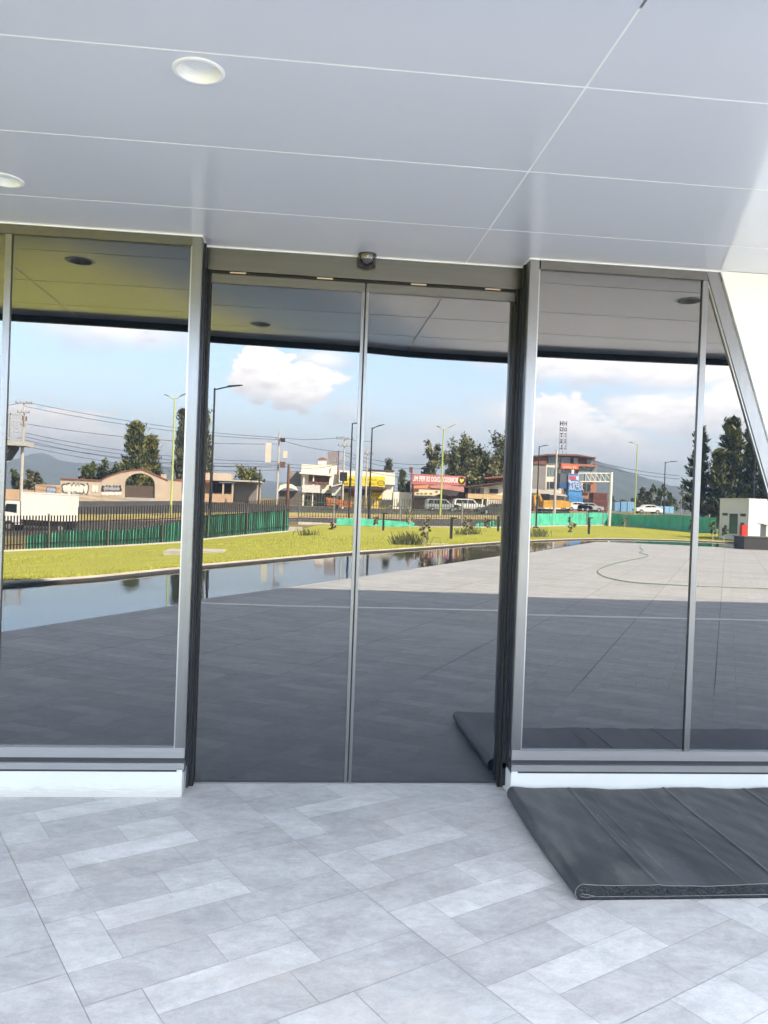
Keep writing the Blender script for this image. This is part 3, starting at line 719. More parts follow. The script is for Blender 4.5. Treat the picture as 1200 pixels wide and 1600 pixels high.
net(fpath(525, 650), lambda p, s: .42 + .08 * math.sin(s * .8), 'low green mesh strip on the fence in front of the yellow-signed shop', amp=.05)
net(fpath(745, 800), lambda p, s: .25 + .35 * min(1, s / 5) + .1 * math.sin(s), 'slumped green mesh at the fence beside the door pillar', amp=.08)
RN = fpath(800, 1118)
t = thing('post_fence', 'post fence with long green mesh closing the lawn in front of the hotel', 'fence', RN[0])
for p in resample(RN, 3.0):
    mb = MB(); mb.box(p.x - .04, p.x + .04, p.y - .05, p.y + .03, p.z - .2, p.z + 1.5); mb.build('post', M_post, t)
mb = MB(); mb.tube([p + Vector((0, -.02, 1.42)) for p in resample(RN, 3.0)], .015, 4); mb.build('top_wire', M_post, t)
mb = MB(); 
for a, b in zip(RN[:-1], RN[1:]): mb.mesh([a + Vector((0, .3, -.3)), b + Vector((0, .3, -.3)), b + Vector((0, .3, .10)), a + Vector((0, .3, .10)), a + Vector((0, .1, .10)), b + Vector((0, .1, .10))], [(0, 1, 2, 3), (3, 2, 5, 4)])
mb.build('base_kerb', M_conc, t)
net(RN, lambda p, s: 1.30 + .06 * math.sin(s * .35) - (.5 * max(0, 1 - s / 3.5)), 'long green mesh screen on the fence before the hotel and containers', amp=.07, dy=-.02)

# ------------------------------------------------------------------ lamps, bollards, poles
M_blk = mat('black_paint', (.02, .021, .024), .4)
M_lime = mat('lime_paint', (.42, .50, .16), .5)
M_wood = mat('concrete_pole', (.50, .46, .40), .85, var=.15, vscale=1)
def black_lamp(ub, vb, ut, vt, ua, va, Y, label):
    b = mir(ub, vb, Y); tp = mir(ut, vt, Y); tp = Vector((b.x, b.y, tp.z)); a = mir(ua, va, Y); a = Vector((a.x, b.y, a.z))
    t = thing('street_lamp', label, 'street lamp', b, 'tall black single-arm lamps around the plaza')
    h = tp.z - b.z
    mb = MB(); mb.tube([b, b + Vector((0, 0, h * .45))], .075, 8); mb.tube([b + Vector((0, 0, h * .45)), tp], .055, 8, .045); mb.box(b.x - .18, b.x + .18, b.y - .18, b.y + .18, b.z - .1, b.z + .04); mb.build('pole', M_blk, t)
    mb = MB(); mb.tube([tp - Vector((0, 0, .08)), tp.lerp(a, .5)], .035, 6); mb.build('arm', M_blk, t)
    c0 = tp.lerp(a, .48); mb = MB(); 
    d = (a - c0); mb.mesh([c0 + Vector((0, -.10, -.03)), c0 + Vector((0, .10, -.03)), a + Vector((0, .09, -.03)), a + Vector((0, -.09, -.03)), c0 + Vector((0, -.10, .05)), c0 + Vector((0, .10, .05)), a + Vector((0, .09, .01)), a + Vector((0, -.09, .01))], [(0, 3, 2, 1), (4, 5, 6, 7), (0, 1, 5, 4), (1, 2, 6, 5), (2, 3, 7, 6), (3, 0, 4, 7)])
    mb.build('lamp_head', M_blk, t)
black_lamp(327, 847, 338, 605, 379, 600, 34.5, 'tallest-looking black lamp post standing at the near bar fence')
black_lamp(544, 819, 549, 661, 557, 661, 52, 'black lamp post just left of where the two doors meet')
black_lamp(575, 824, 580, 668, 600, 663, 50.5, 'black lamp post just right of the door meeting stile before the yellow shop')
black_lamp(835, 824, 838, 699, 854, 697, 66, 'black lamp post in front of the hotel side wall in painted shade')
black_lamp(1034, 828, 1039, 723, 1057, 722, 72, 'black lamp post in front of the mountain slope')
black_lamp(1169, 839, 1180, 706, 1190, 706, 50, 'black lamp post before the white guard house')
def lime_lamp(ub, vb, ut, vt, arms, Y, label):
    b = mir(ub, vb, Y); tz = mir(ut, vt, Y).z; tp = Vector((b.x, b.y, tz))
    t = thing('street_lamp', label, 'street lamp', b, 'lime green road lamps on the median')
    mb = MB(); mb.tube([b - Vector((0, 0, .3)), tp], .11, 8, .07); mb.build('pole', M_lime, t)
    for (ua, va) in arms:
        a = mir(ua, va, Y); a = Vector((a.x, b.y, a.z)); k = tp + (a - tp) * .55
        mb = MB(); mb.tube([tp, tp.lerp(k, .5) + Vector((0, 0, -.08)), k], .045, 6); ar = mb.build('arm', M_lime, t)
        mb = MB(); d = (a - k); mb.mesh([k + Vector((0, -.14, -.05)), k + Vector((0, .14, -.05)), a + Vector((0, .12, -.04)), a + Vector((0, -.12, -.04)), k + Vector((0, -.14, .08)), k + Vector((0, .14, .08)), a + Vector((0, .12, .03)), a + Vector((0, -.12, .03))], [(0, 3, 2, 1), (4, 5, 6, 7), (0, 1, 5, 4), (1, 2, 6, 5), (2, 3, 7, 6), (3, 0, 4, 7)]); mb.build('lamp_head', M_post, ar)
lime_lamp(267, 805, 276, 623, [(257, 617), (291, 615)], 74, 'lime green double-arm road lamp beside the arched gateway')
lime_lamp(689, 806, 697, 672, [(683, 666), (713, 664)], 86, 'lime green double-arm road lamp in front of the pink restaurant banner')
lime_lamp(990, 809, 994, 695, [(981, 692)], 108, 'lime green single-arm road lamp right of the white sign gantry')
def bollard(u, vb, vt, Y, label, s=1):
    b = mir(u, vb, Y); h = mir(u, vt, Y).z - b.z
    t = thing('bollard_light', label, 'bollard light', b, 'black bollard lights on the lawn')
    mb = MB(); mb.box(b.x - .06, b.x + .06, b.y - .06, b.y + .06, b.z - .1, b.z + h); mb.build('post', M_blk, t)
    mb = MB(); mb.box(b.x - .06, b.x + .26, b.y - .07, b.y + .07, b.z + h, b.z + h + .07); mb.build('lamp_head', M_blk, t)
bollard(598, 829, 804, 43, 'black bollard light on the lawn right of the shop lamp post')
bollard(705.5, 842, 811, 34, 'black bollard light nearest the pond, below the pink banner')
bollard(779, 828, 809, 46, 'black bollard light close to the right door edge')
bollard(916, 834, 811, 48, 'black bollard light on the lawn below the white gantry')
bollard(1119, 836, 819, 50, 'black bollard light beside the white guard house')
def upole(ub, vb, vt, Y, label, arms, r=.15, mt=M_wood, boxes=()):
    b = mir(ub, vb, Y); tz = mir(ub + (vb - vt) * .035, vt, Y).z
    t = thing('utility_pole', label, 'utility pole', b, 'utility poles along the road')
    mb = MB(); mb.tube([b - Vector((0, 0, .5)), Vector((b.x, b.y, tz))], r, 8, r * .65); mb.build('pole', mt, t)
    for (dz, w_) in arms:
        mb = MB(); mb.box(b.x - w_, b.x + w_, b.y + .12, b.y + .22, tz - dz - .06, tz - dz + .06); ar = mb.build('crossarm', M_post, t)
        for sx in (-.9, -.35, .35, .9): mb = MB(); mb.tube([(b.x + sx * w_, b.y + .17, tz - dz + .05), (b.x + sx * w_, b.y + .17, tz - dz + .28)], .05, 5); mb.build('insulator', mat('insulator', (.25, .12, .08), .3), ar)
    for (dx, dz, wx, wz_, mm) in boxes:
        mb = MB(); mb.box(b.x + dx - wx, b.x + dx + wx, b.y + .05, b.y + .45, tz - dz - wz_, tz - dz + wz_); mb.build('equipment_box', mm, t)
    return Vector((b.x, b.y, tz))
YW = 106
M_rust = mat('rusty_steel', (.16, .075, .045), .8, var=.3, vscale=2)
M_cream = mat('cream_plastic', (.62, .58, .46), .5)
upole(36, 781, 628, YW, 'utility pole with insulator crossarms beside the footbridge', [(.3, 1.1), (1.5, .8), (3.2, .35)], boxes=[(.2, 2.3, .25, .3, M_rust)])
upole(433, 784, 674, YW, 'utility pole carrying a tall cream antenna panel', [(1.2, .45)], boxes=[(-1.35, 3.0, .38, 1.35, M_cream), (.5, 1.2, .3, .25, M_blk), (.9, 3.2, .3, .5, M_cream), (.6, 4.6, .35, .4, M_rust)])
upole(534, 792, 683, YW, 'utility pole with crossarms left of the yellow shop sign', [(.3, 1.2), (1.3, .9)], boxes=[(0, 5.5, .5, .6, M_blk)])
upole(449, 795, 727, 99, 'short dark rusty post left of the white two-storey house', [], r=.22, mt=M_rust)
upole(863, 812, 704, 95, 'bare concrete pole in front of the hotel', [], r=.2)
upole(405, 786, 734, 112, 'thin dark pole behind the flat-roofed shed', [], r=.12, mt=M_blk)
upole(570, 796, 706, 113, 'utility pole with steps right of the door meeting stile', [(.4, .9)])
def wire(a, b, Y, sag, r=.03):
    A = mir(*a, Y); B = mir(*b, Y); mb.tube([A.lerp(B, f) - Vector((0, 0, sag * 4 * f * (1 - f))) for f in [i / 14 for i in range(15)]], r, 3, cap=False)
mb = MB()
for (a, b, s) in (((42, 629), (437, 684), .6), ((42, 636), (437, 687), .7), ((42, 663), (437, 694), .7), ((42, 677), (437, 722), .9), ((42, 683), (437, 726), 1.0), ((42, 688), (437, 728), 1.3), ((42, 692), (437, 731), .8), ((42, 697), (437, 735), 1.2),
                  ((437, 684), (537, 683), .3), ((440, 688), (537, 707), .3), ((437, 724), (537, 720), .5), ((437, 728), (537, 724), .6), ((537, 684), (580, 690), .2), ((537, 707), (665, 727), .5), ((537, 712), (665, 733), .6),
                  ((537, 722), (648, 743), .4), ((537, 726), (648, 746), .5), ((-60, 640), (42, 630), .2), ((-60, 690), (42, 684), .2)):
    wire(a, b, YW + .2, s)
tag(mb.build('overhead_wires', M_blk), 'bundle of dark overhead wires sagging between the utility poles', 'wires')
mb = MB()
for (a, b, s) in (((908, 716), (1062, 744), .6), ((908, 722), (1062, 749), .6)): wire(a, b, 160, s, .05)
tag(mb.build('overhead_wires', M_blk), 'two dark wires running right from the hotel across the mountain', 'wires')

# ------------------------------------------------------------------ trees
def tree(name, label, u, vb, vt, hw, Y, kind='conifer', cols=((.035, .055, .018), (.06, .085, .03)), n=2600, leaf=.3, group=None, seed=1, gap=.35, vcrown=None):
    rr = random.Random(seed); b = mir(u, vb, Y); tz = mir(u + (vb - vt) * .035, vt, Y).z; H = tz - b.z; wr = hw / FPX * (Y + 4.7)
    t = thing(name, label, 'tree', b, group)
    cz = b.z + (.12 * H if vcrown is None else vcrown * H)
    mb = MB(); top = Vector((b.x, b.y, b.z + H * .93))
    mb.tube([b - Vector((0, 0, .3)), b + Vector((wr * .05, 0, H * .4)), top], .03 if name == 'sapling' else max(.08, H * .018), 7, H * .004)
    lm = []
    if kind == 'conifer' or kind == 'cypress':
        k = 74 if kind == 'conifer' else 70
        for i in range(k):
            f = i / k; z = cz + (tz - cz) * f; a = rr.uniform(0, 6.28)
            prof = (1 - f) ** (.85 if kind == 'conifer' else .5) * ((.6 + .6 * rr.random()) if kind == 'conifer' else (.75 + .35 * rr.random())) * (min(1, .55 + f * 3))
            r = wr * prof; tip = Vector((b.x + r * math.cos(a), b.y + r * math.sin(a), z + (.10 * H * (1 - f) if kind == 'conifer' else .16 * H * (1 - f)) * rr.uniform(.3, 1)))
            lm.append((Vector((b.x, b.y, z)), tip, r))
    else:
        k = 16
        for i in range(k):
            f = .25 + .72 * (i + rr.random()) / k; a = rr.uniform(0, 6.28); z = b.z + H * (f * .6)
            r = wr * (1 - abs(f - .55) * .9) * rr.uniform(.55, 1.05)
            tip = Vector((b.x + r * math.cos(a), b.y + r * math.sin(a), b.z + H * min(.97, f * 1.02)))
            lm.append((Vector((b.x, b.y, z)), tip, r))
    for s_, e_, r in lm: mb.tube([s_, s_.lerp(e_, .5) + Vector((0, 0, .04 * r)), e_], max(.02, H * .005), 4, H * .001, cap=False)
    mb.build('trunk', mat('pale_bark', (.55, .48, .36), .9) if name == 'sapling' else mat('bark', (.13, .10, .075), .9, var=.3, vscale=4), t)
    groups = [MB() for _ in range(2)]
    per = max(8, n // len(lm))
    for li, (s_, e_, r) in enumerate(lm):
        g_ = groups[0 if rr.random() < .5 else 1]
        for q in range(per):
            if kind in ('conifer', 'cypress'):
                f = rr.uniform(.12, 1.0); c = s_.lerp(e_, f); sp = ((.03 + .05 * (1 - f)) * wr + .10) if kind == 'conifer' else (.10 + .10 * (1 - f)) * wr + .12
                c = c + Vector((rr.gauss(0, sp), rr.gauss(0, sp), rr.gauss(0, sp * .55)))
            else:
                rad = wr * rr.choice((.26, .20, .32)) if q == 0 or q % 5 == 0 else rad
                if q % 5 == 0: cc = s_.lerp(e_, rr.uniform(.6, 1.05)) + Vector((rr.gauss(0, rad * .4), rr.gauss(0, rad * .4), rr.gauss(0, rad * .35)))
                v_ = Vector((rr.gauss(0, 1), rr.gauss(0, 1), rr.gauss(0, .8))); v_.normalize(); c = cc + v_ * rad * rr.uniform(.4, 1.0)
            s = leaf * rr.uniform(.5, 1.25)
            n1_ = Vector((rr.gauss(0, 1), rr.gauss(0, 1), rr.gauss(0, 1))).normalized(); n2_ = n1_.cross(Vector((rr.gauss(0, 1), rr.gauss(0, 1), rr.gauss(0, 1)))).normalized()
            if kind in ('conifer', 'cypress'):
                dr_ = (e_ - s_).normalized() * .6 + Vector((0, 0, .5)) + n1_ * .5; dr_.normalize()
                g_.poly([c - dr_ * s * .6, c + n2_ * s * .22, c + dr_ * s * .8, c - n2_ * s * .22])
            else:
                g_.poly([c - n1_ * s * .5, c + n2_ * s * .28, c + n1_ * s * .5, c - n2_ * s * .28])
    a = groups[0].build('crown', mat('leaf_%d_%d' % (int(cols[0][0] * 1e3), int(cols[0][1] * 1e3)), cols[0], .6, var=.45, vscale=.7, spec=.3), t)
    groups[1].build('crown_tips', mat('leaf_%d_%d' % (int(cols[1][0] * 1e3), int(cols[1][1] * 1e3)), cols[1], .6, var=.4, vscale=.7, spec=.3), a)
DG = ((.048, .066, .025), (.10, .12, .040)); YG = ((.075, .095, .028), (.17, .165, .045)); BG = ((.08, .095, .055), (.14, .145, .080)); BR = ((.10, .09, .055), (.15, .14, .07))
tree('evergreen_tree', 'broad bright-tipped evergreen behind the arched gateway, left stem of the pair', 209, 782, 662, 20, 118, 'cypress', YG, 5200, .62, seed=2)
tree('evergreen_tree', 'shorter evergreen leaning against the one behind the arched gateway', 232, 784, 682, 18, 120, 'cypress', YG, 4200, .6, seed=3)
tree('cypress_tree', 'tall narrow grey-green cypress partly hidden by the left door jamb', 281, 784, 640, 12, 122, 'cypress', BG, 4600, .55, seed=4)
tree('cypress_tree', 'tall narrow cypress at the left edge of the left door leaf', 316, 784, 640, 12, 122, 'cypress', BG, 4600, .55, seed=5)
for i, (u, vt, hw) in enumerate(((135, 727, 14), (152, 722, 16), (172, 720, 16), (187, 728, 13))):
    tree('roadside_tree', ('low dark round tree at the left end of the row behind the graffiti wall', 'dark open-crowned tree second in the row behind the graffiti wall', 'tallest dark open-crowned tree behind the graffiti wall', 'small dark tree beside the big evergreen pair')[i], u, 780, vt, hw, 125, 'round', DG, 1500, .55, seed=20 + i, group='dark trees behind the graffiti wall')
for i, (u, vt, hw) in enumerate(((28, 734, 11), (50, 734, 11), (62, 738, 9))):
    tree('roadside_tree', ('green tree behind the footbridge column', 'feathery grey-green tree right of the footbridge column', 'small feathery tree above the truck box')[i], u, 780, vt, hw, 122, 'round', BR if i else DG, 1200, .5, seed=30 + i, group='trees above the white truck')
tree('roadside_tree', 'bushy olive tree behind the flat-roofed shed', 385, 785, 730, 24, 126, 'round', YG, 2200, .55, seed=41)
EU = ((.075, .088, .036), (.17, .17, .075))
for i, (u, vt, hw, Y) in enumerate(((676, 690, 17, 132), (700, 700, 18, 134), (715, 684, 22, 136), (728, 680, 20, 140), (750, 694, 24, 134), (778, 678, 26, 132), (796, 672, 26, 136), (760, 712, 26, 130), (737, 716, 22, 129))):
    tree('eucalyptus_tree', 'tall airy eucalyptus %s behind the restaurants' % ('at the left end of the grove', 'with a thin crown second from left', 'with a lone top tuft', 'rising highest in the middle', 'with a dense middle crown', 'with a pale forked trunk', 'hidden by the right door jamb', 'low and dark in front', 'low above the pink banner end')[i], u, 796, vt, hw, Y, 'round', EU, 2400, .55, seed=50 + i, vcrown=.3, group='eucalyptus grove behind the restaurants')
tree('cypress_tree', 'small pointed cypress between the yellow shop and the banner', 627, 796, 736, 7, 122, 'cypress', DG, 1300, .45, seed=70)
tree('cypress_tree', 'small pointed cypress just left of the banner', 637, 798, 755, 7, 124, 'cypress', BG, 1000, .45, seed=71)
tree('evergreen_tree', 'round dark evergreen rising behind the yellow-signed shop', 605, 790, 720, 9, 128, 'cypress', BG, 1500, .5, seed=72)
CF_ = ((.030, .045, .021), (.11, .12, .038))
tree('conifer_tree', 'tall dark conifer just left of the right window mullion', 1087, 832, 670, 32, 84, 'conifer', CF_, 5000, .50, seed=80, group='dark conifers beside the guard house')
tree('conifer_tree', 'tallest pointed dark conifer right of the mullion', 1135, 830, 656, 44, 82, 'conifer', CF_, 8000, .52, seed=81, group='dark conifers beside the guard house')
tree('conifer_tree', 'twin dark conifer with a bare bottlebrush top', 1166, 830, 652, 38, 84, 'conifer', CF_, 7000, .52, seed=82, group='dark conifers beside the guard house')
tree('conifer_tree', 'dark conifer at the far right behind the guard house roof', 1197, 830, 690, 30, 80, 'conifer', CF_, 6000, .52, seed=83, group='dark conifers beside the guard house')
tree('conifer_tree', 'lower dark conifer filling between the tall ones', 1116, 832, 705, 28, 80, 'conifer', CF_, 5000, .52, seed=84, group='dark conifers beside the guard house')
for i, (u, vt, hw) in enumerate(((1002, 762, 7), (1018, 757, 8), (1032, 759, 8), (1044, 768, 5), (1009, 768, 6))):
    tree('roadside_tree', ('rounded far tree right of the lime lamp', 'highest far tree below the mountain', 'far tree left of the black lamp post', 'thin far tree at the black lamp post', 'low far bush by the lime lamp')[i], u, 804, vt, hw, 190, 'round', DG, 900, .7, seed=90 + i, group='far trees below the mountain')
for i in range(9):
    u = 957 + i * 13 + (i % 3) * 4
    tree('roadside_tree', 'small far tree number %s from the left in the distant line under the mountain' % ('one', 'two', 'three', 'four', 'five', 'six', 'seven', 'eight', 'nine')[i], u, 800 + i * .4, 775 + (i * 7) % 9, 8, 330, 'round', DG, 300, 1.3, seed=120 + i, group='distant tree line')
for i, (u, vb, vt, hw, Y) in enumerate(((1076, 838, 812, 5, 44), (1108, 840, 814, 5, 44), (1125, 840, 820, 5, 45))):
    tree('sapling', ('young bushy sapling with a shadow left of the mullion', 'young bushy sapling just right of the mullion', 'thin sapling in front of the guard house')[i], u, vb, vt, hw, Y, 'round', YG, 220, .16, seed=140 + i, group='staked saplings on the lawn')
for i, (u, vb, vt, hw, Y) in enumerate(((888, 837, 809, 7, 41), (973, 826, 806, 7, 60), (664, 849, 808, 9, 27), (731, 838, 808, 10, 37), (640, 826, 790, 8, 46), (762, 828, 810, 6, 46), (586, 824, 806, 5, 46), (520, 834, 816, 6, 40))):
    tree('sapling', ('spindly sapling on the lawn before the yellow digger', 'sapling at the green mesh right of the gantry', 'white-stemmed sapling nearest the pond', 'leafy sapling with plants round its foot, right of the bollard', 'bare tall sapling at the fence left of the banner', 'thin sapling close to the right door edge', 'small sapling by the shop lamp post', 'small scrubby sapling left of the meeting stile')[i], u, vb, vt, hw, Y, 'round', BR if i != 0 else YG, 170, .14, seed=160 + i, group='staked saplings on the lawn')
def clump(u, v, Y, n, h, label, group='tufts of spiky plants on the lawn', mt=None):
    b = mir(u, v, Y); rr = random.Random(int(u)); mb = MB()
    for i in range(n):
        x, y = b.x + rr.gauss(0, .25), b.y + rr.gauss(0, .2); a = rr.uniform(0, 6.28); l = h * rr.uniform(.5, 1.1); w_ = .02
        mb.poly([(x - w_, y, b.z - .03), (x + w_, y, b.z - .03), (x + .12 * math.cos(a) + w_ * .4, y + .12 * math.sin(a), b.z + l * .7), (x + .2 * math.cos(a), y + .2 * math.sin(a), b.z + l)])
    tag(mb.build('spiky_plant', mat('spiky_leaf', (.09, .10, .035), .6, var=.3, vscale=3)), label, 'plant', group)
for a in ((625, 851, 27, 60, .42, 'leftmost dark spiky tuft by the pond edge'), (633, 850, 27, 50, .5, 'middle dark spiky tuft by the pond edge'), (644, 850, 27.5, 80, .5, 'largest dark spiky tuft by the pond edge, nearest the white-stemmed sapling'),
          (724, 835, 39, 50, .35, 'spiky plants left of the leafy sapling foot'), (738, 834, 39, 60, .45, 'spiky plants right of the leafy sapling foot'), (834, 838, 39, 50, .5, 'spiky tuft by the right window jamb'), (844, 838, 40, 40, .5, 'smaller spiky tuft by the right window jamb'), (481, 838, 33, 50, .4, 'small dark tuft on the lawn behind the left leaf')):
    clump(*a)
# pale slab covers on the lawn
for (u, v, Y, w_, d_, lb) in ((308, 862.5, 20.5, .85, .55, 'pale concrete slab cover on the lawn behind the left door jamb'), (681, 852, 28.2, .55, .25, 'pale slab cover at the pond edge below the white-stemmed sapling'), (462, 826.5, 38.5, .35, .3, 'pink-white block at the end of the green mesh')):
    b = mir(u, v, Y); mb = MB(); mb.box(b.x - w_, b.x + w_, b.y - d_, b.y + d_, b.z - .3, b.z + .07); tag(mb.build('concrete_slab', M_conc), lb, 'slab')

# ------------------------------------------------------------------ hose on the paving
hp = [(1003, 852), (1001, 857), (1006, 861), (1000, 864), (1014, 869), (1000, 873), (975, 878), (957, 882), (940, 888), (935, 893), (939, 898), (955, 904), (990, 910), (1035, 913), (1080, 915.5), (1140, 918), (1210, 921), (1330, 930)]
P = [mflr(u, v, .02, True) for u, v in hp]; Q = []
for i in range(len(P) - 1):
    p0, p1, p2, p3 = P[max(0, i - 1)], P[i], P[i + 1], P[min(len(P) - 1, i + 2)]
    for k in range(8):
        f = k / 8; Q.append(.5 * ((2 * p1) + (p2 - p0) * f + (2 * p0 - 5 * p1 + 4 * p2 - p3) * f * f + (3 * p1 - p0 - 3 * p2 + p3) * f ** 3))
mb = MB(); mb.tube(Q, .010, 6); tag(mb.build('garden_hose', mat('green_hose', (.12, .22, .10), .5), smooth=True), 'thin green garden hose snaking over the sunlit paving', 'hose')

# ------------------------------------------------------------------ left: footbridge, walls, gateway
M_steel = mat('painted_steel', (.42, .41, .38), .6, var=.1, vscale=1)
M_under = mat('dark_soffit', (.06, .055, .055), .8)
YB = 72
fb = thing('footbridge', 'grey steel pedestrian footbridge with mesh railings cut by the left photo edge', 'footbridge', mir(10, 790, YB))
mb = MB(); FB(mb, -160, 43, 686, 693, YB, 2.6); mb.build('deck', M_steel, fb)
mb = MB(); FB(mb, -160, 43, 643.5, 645.5, YB, .08); FB(mb, -160, 43, 682, 684, YB, .08)
for u in (42, 19, -6, -30, -55, -80): FB(mb, u - .8, u + .8, 644, 686, YB, .08)
mb.build('railing', M_steel, fb)
mb = MB()
for k in range(70): FB(mb, 42 - k * 2.2 - .18, 42 - k * 2.2 + .18, 646, 684, YB + .1, .03)
for k in range(6): FB(mb, -110, 42, 652 + k * 5.5 - .2, 652 + k * 5.5 + .2, YB + .14, .03)
mb.build('railing_mesh', M_steel, fb)
mb = MB(); FB(mb, -160, 43, 643.5, 645.5, YB + 2.5, .08)
for u in (42, 19, -6, -30, -55, -80): FB(mb, u - .8, u + .8, 644, 686, YB + 2.5, .08)
mb.build('railing', M_steel, fb)
for u, w_ in ((36, 2.6), (2, 3.2)):
    mb = MB(); a = mir(u, 784, YB + 1); b = mir(u + 3, 693, YB + 1); mb.tube([Vector((a.x, a.y, a.z - 2.5)), Vector((a.x, a.y, b.z))], w_ / 17 * 1.0, 12); mb.build('column', M_conc if u > 20 else M_steel, fb)
mb = MB(); FP(mb, [(-40, 693), (22, 693), (20, 701), (8, 718), (-40, 722)], YB + .3, 2.2); mb.build('stair_underside', M_under, fb)

M_brick = mat('warm_stucco', (.50, .34, .22), .9, var=.12, vscale=.8)
M_beige = mat('beige_stucco', (.52, .42, .32), .9, var=.12, vscale=.6)
M_roof = mat('red_tile', (.24, .09, .06), .85, var=.2, vscale=1.5)
M_graw = mat('graffiti_white', (.72, .70, .62), .8); M_grak = mat('graffiti_black', (.05, .05, .055), .8); M_grab = mat('graffiti_blue', (.35, .42, .55), .8)
YA = 114
lw = thing('boundary_wall', 'low tan boundary wall with a grey-blue graffiti piece behind the truck', 'wall', mir(50, 781, YA))
mb = MB(); FB(mb, -120, 58, 763, 784, YA, .3); FB(mb, 58, 97, 757.5, 784, YA - .2, .3); mb.build('wall', M_brick, lw)
def blobtext(parent, u, v, Y, w_, h_, mt, seed, n=6):
    """bubbly graffiti shapes, as thin painted plates"""
    rr = random.Random(seed); mb = MB()
    for i in range(n):
        cx = u + w_ * ((i + .5) / n - .5); r = w_ / n * .55
        pts = []
        for k in range(14):
            a = 2 * math.pi * k / 14; q = 1 + .22 * math.sin(a * 3 + rr.uniform(0, 6)); pts.append((cx + r * q * math.cos(a), v + h_ / 2 * q * math.sin(a)))
        FP(mb, pts, Y - .003 * i, .002)
    return mb.build('graffiti', mt, parent)
blobtext(lw, 83, 766, YA - .215, 16, 13, M_grak, 1, 3); blobtext(lw, 83, 766, YA - .24, 14, 10.5, M_grab, 1, 3)
gw = thing('gateway', 'tan arched hacienda gateway wall with red coping and bubble-letter graffiti', 'gateway', mir(190, 781, YA))
mb = MB(); FB(mb, 97, 163, 749.5, 784, YA, .4)
arch_out = [(160, 784), (160, 750), (172, 744), (190, 738), (204, 735.5), (222, 734), (236, 740), (250, 746), (262, 750.5), (283, 753), (283, 784), (241.5, 784)]
arch_in = [(241.5, 762)] + [(218 + 23.5 * math.cos(t), 757 - 17.5 * math.sin(t)) for t in [R_(a) for a in range(0, 181, 12)]] + [(194.5, 784)]
FP(mb, arch_out + arch_in, YA - .05, .5)
FB(mb, 251, 259, 741, 752, YA, .4); mb.build('wall', M_beige, gw)
mb = MB(); FB(mb, 98, 160, 748.2, 750, YA + -.15, .7); FP(mb, [(160, 748.2), (172, 742.3), (190, 736.2), (204, 733.8), (222, 732.3), (236, 738.2), (250, 744.5), (262, 749.5), (262, 751), (250, 746.2), (236, 740.2), (222, 734.2), (204, 735.7), (190, 738.2), (172, 744.2), (160, 750)], YA - .15, .7); mb.build('coping', M_roof, gw)
mb = MB(); FB(mb, 194, 242, 758.5, 777, YA + .2, .08); mb.build('gate', mat('brown_gate', (.10, .07, .05), .7, var=.2), gw)
mb = MB(); FB(mb, 192, 244, 777, 784, YA - .08, .5); mb.build('threshold', M_conc, gw)
blobtext(gw, 120, 763, YA - .06, 41, 17, M_grak, 2, 6); blobtext(gw, 120, 763.5, YA - .09, 38, 13.5, M_graw, 2, 6)
blobtext(gw, 150, 763, YA - .06, 10, 12, M_graw, 5, 2)
blobtext(gw, 175, 763.5, YA - .07, 30, 11, M_grak, 3, 6); blobtext(gw, 175, 770.5, YA - .10, 30, 6, M_graw, 4, 6); blobtext(gw, 175, 763, YA - .12, 24, 6, mat('graffiti_grey', (.33, .33, .36), .8), 6, 6)
pk = thing('house', 'pink-walled house with a red eave between gateway and shed', 'house', mir(300, 784, YA + 2))
mb = MB(); FB(mb, 272, 330, 752, 786, YA + 2, 8); mb.build('wall', mat('pink_stucco', (.52, .34, .27), .9, var=.1), pk)
mb = MB(); FB(mb, 270, 332, 749.5, 754, YA + .8, 9.5); mb.build('roof', M_roof, pk)
mb = MB(); FB(mb, 276, 287, 761, 770, YA + 1.95, .04); mb.build('window', M_under, pk)
sh = thing('shed', 'long flat-roofed grey shed with open bays, behind the left door leaf', 'shed', mir(360, 790, YA))
mb = MB(); FB(mb, 290, 405, 755, 790, YA + 4, 6); mb.build('wall', M_beige, sh)
mb = MB(); FP(mb, [(332, 748.5), (408, 752.5), (408, 755), (332, 751)], YA - .8, 10); mb.build('roof', mat('tin_roof', (.50, .46, .40), .6, var=.1), sh)
for u in (349, 364, 404):
    mb = MB(); FB(mb, u - 1.2, u + 1.2, 754, 790, YA - .4, .4); mb.build('post', M_beige, sh)
mb = MB(); FB(mb, 334, 348, 756, 770, YA + 3.6, .2); FB(mb, 350, 362, 756, 770, YA + 3.6, .2); mb.build('open_bay', M_under, sh)
mb = MB(); FB(mb, 365.5, 402, 757, 788, YA + 1.5, .3); mb.build('roller_door', mat('grey_shutter', (.20, .18, .17), .7, var=.1), sh)
mb = MB(); FB(mb, 312, 364, 772, 790, YA - .5, .3); mb.build('low_wall', M_brick, sh)
mb = MB(); FB(mb, 314, 360, 739.5, 751, YA + 6, 6); mb.build('upper_wall', M_beige, sh)

